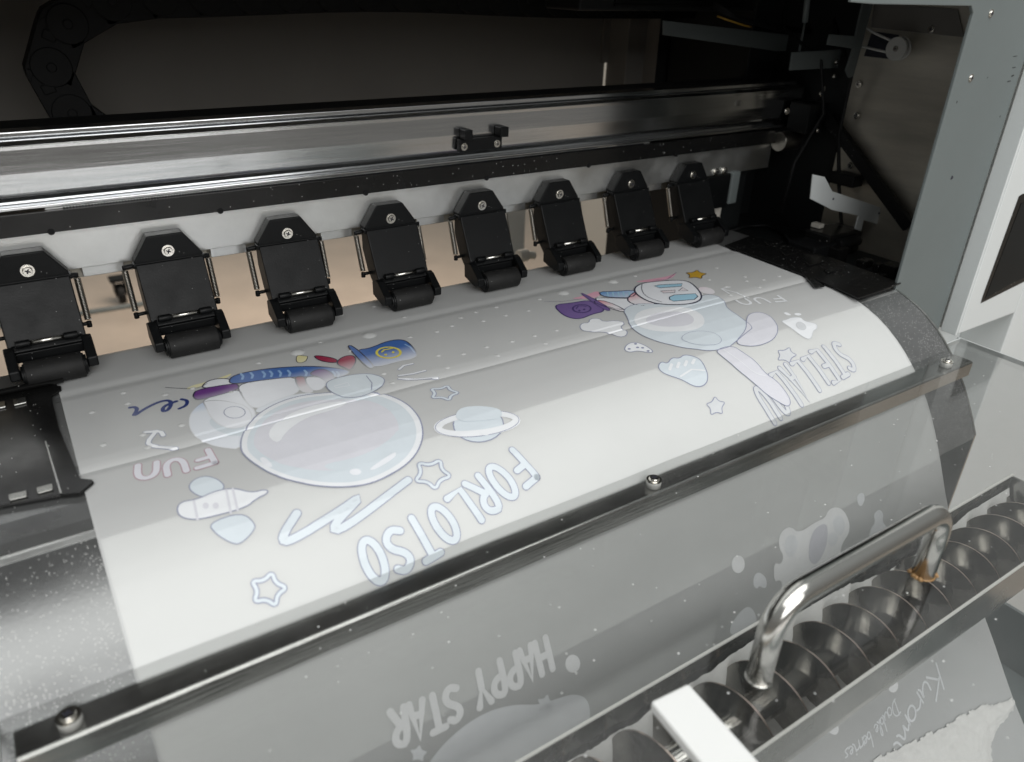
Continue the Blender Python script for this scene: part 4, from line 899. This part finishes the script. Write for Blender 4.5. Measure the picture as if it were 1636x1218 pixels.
motif('printed_leaf', E_([(235, 620), (240, 560), (310, 475), (350, 490), (370, 560), (330, 620)]), outline=False, mats=(WI,))
motif('printed_berry', E_([(890, 170), (900, 110), (925, 80), (915, 40), (945, 15), (965, 40), (955, 75), (995, 120), (990, 160), (910, 205)]), outline=False, mats=(WI,))
motif('printed_dot', E_([(828, -140), (855, -145), (880, -125), (870, -95), (850, -62), (840, -90)]) if False else F([(1368, 792), (1378, 786), (1382, 796), (1376, 810), (1370, 806)]), outline=False, mats=(WI,))
motif('printed_toy', E_([(468, 150), (490, 112), (525, 100), (560, 130), (640, 78), (685, 58), (700, 22), (735, 5), (775, 20), (803, 80), (800, 130), (770, 172), (757, 215), (765, 250), (795, 248), (800, 228), (818, 232), (815, 268), (780, 290), (700, 330), (600, 390), (520, 465), (470, 470), (455, 430), (488, 385), (478, 350), (447, 362), (446, 270), (478, 280), (492, 240), (470, 200)]), outline=False, mats=(ink('bright_white', (0.86, 0.87, 0.88)), WI2, WI), sm=1, label='plain two lobed toy silhouette seen through the cover',
    extra=lambda pb: [pb.poly(smooth(E_(q)), 0.0003, m_) for m_, q in ((1, [(620, 120), (680, 78), (700, 110), (690, 200), (640, 290), (600, 250)]), (2, [(495, 150), (540, 130), (560, 190), (530, 250), (495, 230)]), (2, [(720, 60), (760, 40), (785, 90), (760, 150), (725, 120)]), (2, [(700, 130), (735, 125), (750, 160), (720, 200), (695, 180)]), (1, [(600, 300), (680, 270), (740, 260), (720, 290), (620, 340)]))])
motif('printed_dot', F([(1418, 1098), (1432, 1086), (1436, 1098), (1430, 1107), (1422, 1106)]), outline=False, mats=(ink('bright_white', (0.86, 0.87, 0.88)),))
motif('printed_dot', F([(1320, 1168), (1338, 1157), (1340, 1168), (1334, 1176)]), outline=False, mats=(ink('bright_white', (0.86, 0.87, 0.88)),))

# ------------------------------------------------------------------ POWDER FEEDER
TY, TZ, TR = -0.3345, -0.127, 0.0285
TRH = thing('powder_trough', 'long stainless U shaped powder trough under the clear cover', 'trough')
n = 20
inner = [(TY + TR, -0.1005)] + [(TY + TR * math.cos(-math.pi * k / n), TZ + TR * math.sin(-math.pi * k / n)) for k in range(n + 1)] + [(TY - TR, -0.1005)]
outer = [(TY - TR - 0.0012, -0.1005)] + [(TY + (TR + .0012) * math.cos(-math.pi * k / n), TZ + (TR + .0012) * math.sin(-math.pi * k / n)) for k in range(n, -1, -1)] + [(TY + TR + 0.0012, -0.1005)]
MB().xprof(inner + outer, -0.03, 0.615, smooth=False).build('shell', M['trough'], TRH, label='stainless trough with bright rims')
MB().xprof([(TY - TR, TZ - 0.002), (TY - TR, -0.1008), (TY + TR, -0.1008), (TY + TR, TZ - .002)] + [(TY + TR * math.cos(-math.pi * k / 10), TZ - .002 + TR * math.sin(-math.pi * k / 10)) for k in range(1, 10)], 0.6152, 0.6172).build('end_plate', M['trough'], TRH)
for ya_ in (TY - TR - 0.0014, TY + TR - 0.0001): MB().box(-0.03, 0.6172, ya_, ya_ + 0.0015, -0.1004, -0.0992).build('rim', M['rim'], TRH, label='bright folded rim')
# the auger
AUG = thing('screw_auger', 'steel screw auger with dark polished helical blades lying in the trough', 'auger')
MB().cyl((-0.03, TY, -0.1255), (0.614, TY, -0.1255), 0.0090, 32).build('shaft', M['handle'], AUG)
def helix(r0, r1, x0, x1, pitch, th, mats):
    bm = bmesh.new(); n_ = 40; N = int((x1 - x0) / pitch * n_); rings = []
    for i in range(N + 1):
        a = 2 * math.pi * i / n_; x = x0 + pitch * i / n_
        cs, sn = math.cos(a), math.sin(a)
        rings.append([bm.verts.new((x + dx, TY + r * cs, -0.1255 + r * sn)) for r, dx in ((r0, 0), (r1, 0), (r1, th), (r0, th))])
    for a, c in zip(rings, rings[1:]):
        for k in range(3):
            f = bm.faces.new((a[k], a[k + 1], c[k + 1], c[k])); f.smooth = k != 1; f.material_index = 1 if k == 1 else 0
    me = bpy.data.meshes.new('helical_blade'); bm.to_mesh(me); bm.free()
    for m in mats: me.materials.append(m)
    o = bpy.data.objects.new('helical_blade', me); COL.objects.link(o); o.parent = AUG
    es = o.modifiers.new('e', 'EDGE_SPLIT'); es.split_angle = math.radians(50)
    return o
helix(0.0088, 0.0262, -0.026, 0.608, 0.0287, 0.0011, [M['auger'], M['augeredge']])
# powder lying in the trough
b = MB(); rn = random.Random(2); NX = 260; NY = 12
g_ = []
for i in range(NX + 1):
    x = -0.028 + 0.64 * i / NX; row = []
    for j in range(NY + 1):
        v_ = j / NY; y = TY - TR * .93 + 2 * TR * .93 * v_
        base = TZ - math.sqrt(max(0, TR ** 2 - (y - TY) ** 2)) + 0.0008
        lev = -0.1450 + 0.002 * math.sin(x * 37) + 0.0012 * math.sin(x * 2 * math.pi / 0.0287) + rn.uniform(-.0009, .0009) + max(0, v_ - 0.80) * 0.16 * (1 + 0.25 * math.sin(x * 23))
        row.append(b.b.verts.new((x, y, max(base, min(lev, -0.109)))))
    g_.append(row)
for a, c in zip(g_, g_[1:]):
    for j in range(NY):
        f = b.b.faces.new((a[j], a[j + 1], c[j + 1], c[j])); f.smooth = True
o = b.build('powder_layer', M['powder']); tag(o, 'white adhesive powder lying along the bottom of the trough', 'powder'); o['kind'] = 'stuff'
# powder on the low end of the film
b = MB(); g_ = []; NX, NY = 90, 50
ed = random.Random(5)
def pile_edge(x):   # s where the powder begins
    xs = [(0.15, 0.57), (0.30, 0.565), (0.36, 0.555), (0.40, 0.54), (0.44, 0.525), (0.47, 0.51), (0.50, 0.50), (0.535, 0.50), (0.56, 0.56)]
    for (xa, sa), (xb, sb) in zip(xs, xs[1:]):
        if xa <= x <= xb: return sa + (sb - sa) * (x - xa) / (xb - xa)
    return xs[0][1] if x < xs[0][0] else 0.62
PILE_PX = [(1415, 1200), (1445, 1190), (1480, 1172), (1510, 1158), (1545, 1136), (1580, 1122), (1612, 1115), (1622, 1120), (1610, 1150), (1590, 1165), (1582, 1190), (1585, 1230), (1590, 1330), (1300, 1400), (1250, 1330)]
poly = F(PILE_PX)
def inside(x, s):
    c = False; n = len(poly)
    for i in range(n):
        (xa, sa), (xb, sb) = poly[i], poly[(i + 1) % n]
        if (sa > s) != (sb > s) and x < (xb - xa) * (s - sa) / (sb - sa) + xa: c = not c
    return c
def edist(x, s):
    d = 9
    for i in range(len(poly)):
        (xa, sa), (xb, sb) = poly[i], poly[(i + 1) % len(poly)]
        l2 = (xb - xa) ** 2 + (sb - sa) ** 2; t = max(0, min(1, ((x - xa) * (xb - xa) + (s - sa) * (sb - sa)) / l2))
        d = min(d, math.hypot(x - xa - t * (xb - xa), s - sa - t * (sb - sa)))
    return d if inside(x, s) else -d
xs_ = [p[0] for p in poly]; ss_ = [p[1] for p in poly]
x0_, x1_, s0_, s1_ = min(xs_) - .005, max(xs_) + .005, min(ss_) - .005, min(max(ss_) + .005, FS[-1])
NX, NY = 150, 110; G = {}
from mathutils import noise as mn
for i in range(NX + 1):
    for j in range(NY + 1):
        x = x0_ + (x1_ - x0_) * i / NX; s = s0_ + (s1_ - s0_) * j / NY
        d = edist(x, s) + 0.004 * mn.noise(V((x * 120, s * 120, 0))) + 0.002 * mn.noise(V((x * 400, s * 400, 3)))
        if d > -0.0004:
            h = 0.0004 + 0.009 * (1 - math.exp(-max(0, d) / 0.018)) + 0.0006 * mn.noise(V((x * 90, s * 90, 1)))
            G[i, j] = b.b.verts.new(to3(x, s, max(h, 0.0009)))
for i in range(NX):
    for j in range(NY):
        q = [(i, j), (i + 1, j), (i + 1, j + 1), (i, j + 1)]
        if all(k in G for k in q): f = b.b.faces.new([G[k] for k in q]); f.smooth = True
o = b.build('powder_heap', M['powder'], recalc=False); tag(o, 'white powder heaped on the low end of the film', 'powder'); o['kind'] = 'stuff'

# ------------------------------------------------------------------ CLEAR COVER
ZC = -0.0430
CV = thing('clear_cover', 'clear acrylic cover sheet with stainless edge bar and bent tube handle', 'cover')
XA, XB = -0.0515, 0.690
sheet = MB().box(XA, XB, -0.62, -0.2035, ZC, ZC + 0.004).build('sheet', M['acrylic'], CV)
MB().box(XB + 0.0002, XB + 0.0012, -0.62, -0.200, ZC, ZC + 0.0042).build('sheet_edge', M['acrylicedge'], CV)
MB().box(XA, XB, -0.2032, -0.2024, ZC, ZC + 0.0042).build('sheet_edge', M['acrylicedge'], CV)
MB().box(XA - 0.0012, XA - 0.0002, -0.62, -0.2035, ZC, ZC + 0.0042).build('sheet_edge', M['acrylicedge'], CV)
# stainless angle under the back of the sheet
ZB = ZC - 0.0006
ang = [(-0.2135, ZB), (-0.2290, ZB), (-0.2302, ZB - 0.0004), (-0.2308, ZB - 0.0014), (-0.2308, ZB - 0.0135), (-0.2296, ZB - 0.0135), (-0.2296, ZB - 0.0012), (-0.2135, ZB - 0.0012)]
MB().xprof(ang, -0.0475, 0.6635).build('edge_bar', M['steel'], CV, 0.0005, label='stainless steel angle bar screwed along the cover edge')
for x_ in (-0.0268, 0.3005, 0.6325):
    q = V((x_, -0.2235, ZC + 0.004))
    screw(q, (0, 0, 1), CV, 0.0036, 0.0022)
    MB().cyl(q + V((0, 0, -0.0042)), q + V((0, 0, 0.0001)), 0.0048, 28).build('spacer', M['spool'], CV)
# handle
hz = W(1352, 903, 1, W(1212, 1083, 2, ZC + 0.004).y).z
ft = ZC + 0.004; r_ = 0.0058
xa, xb = W(1212, 1083, 2, ft).x, W(1474, 917, 2, ft).x; YH = (W(1212, 1083, 2, ft).y + W(1474, 917, 2, ft).y) / 2
pts = [V((xa, YH, ft))]
bl = 0.017
def arc(cx, cz, a0, a1, rad, n=12): return [V((cx + rad * math.cos(a0 + (a1 - a0) * k / n), YH, cz + rad * math.sin(a0 + (a1 - a0) * k / n))) for k in range(n + 1)]
pts += arc(xa + bl, hz - bl, math.pi, math.pi / 2, bl)
pts += arc(xb - bl, hz - bl, math.pi / 2, 0, bl)
pts += [V((xb, YH, ft))]
HD = MB().tube(pts, r_, 32).build('handle', M['handle'], CV, label='bent stainless tube handle')
for x_ in (xa, xb):
    MB().cyl((x_, YH, ft), (x_, YH, ft + 0.0007), r_ * 1.10, 28, r1=r_ * 1.01).build('glue_bead', M['glue'] if x_ == xb else M['handle'], HD)
b = MB(); rg = random.Random(9)
for k in range(9):
    a = rg.uniform(0, 6.28); q = V((xb + math.cos(a) * r_ * 1.1, YH + math.sin(a) * r_ * 1.1, ft + 0.0003)); b.cyl(q, q + V((0, 0, 0.0014)), 0.0017, 10, r1=0.0007)
b.build('glue_crumbs', M['glue'], HD)

# reflection of a ceiling lamp in the cover, made as a solid white bar
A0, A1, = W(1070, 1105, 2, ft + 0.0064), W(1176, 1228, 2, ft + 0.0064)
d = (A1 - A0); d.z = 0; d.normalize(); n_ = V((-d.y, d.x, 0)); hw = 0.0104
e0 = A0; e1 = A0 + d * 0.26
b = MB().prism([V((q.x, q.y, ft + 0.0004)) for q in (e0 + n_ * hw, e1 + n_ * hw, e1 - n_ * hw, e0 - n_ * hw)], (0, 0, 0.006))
tag(b.build('lamp_reflection', M['lampreflection'], None, 0.0014, 3), 'white lamp reflection in the clear cover below the handle, made as a solid bar', 'bar')
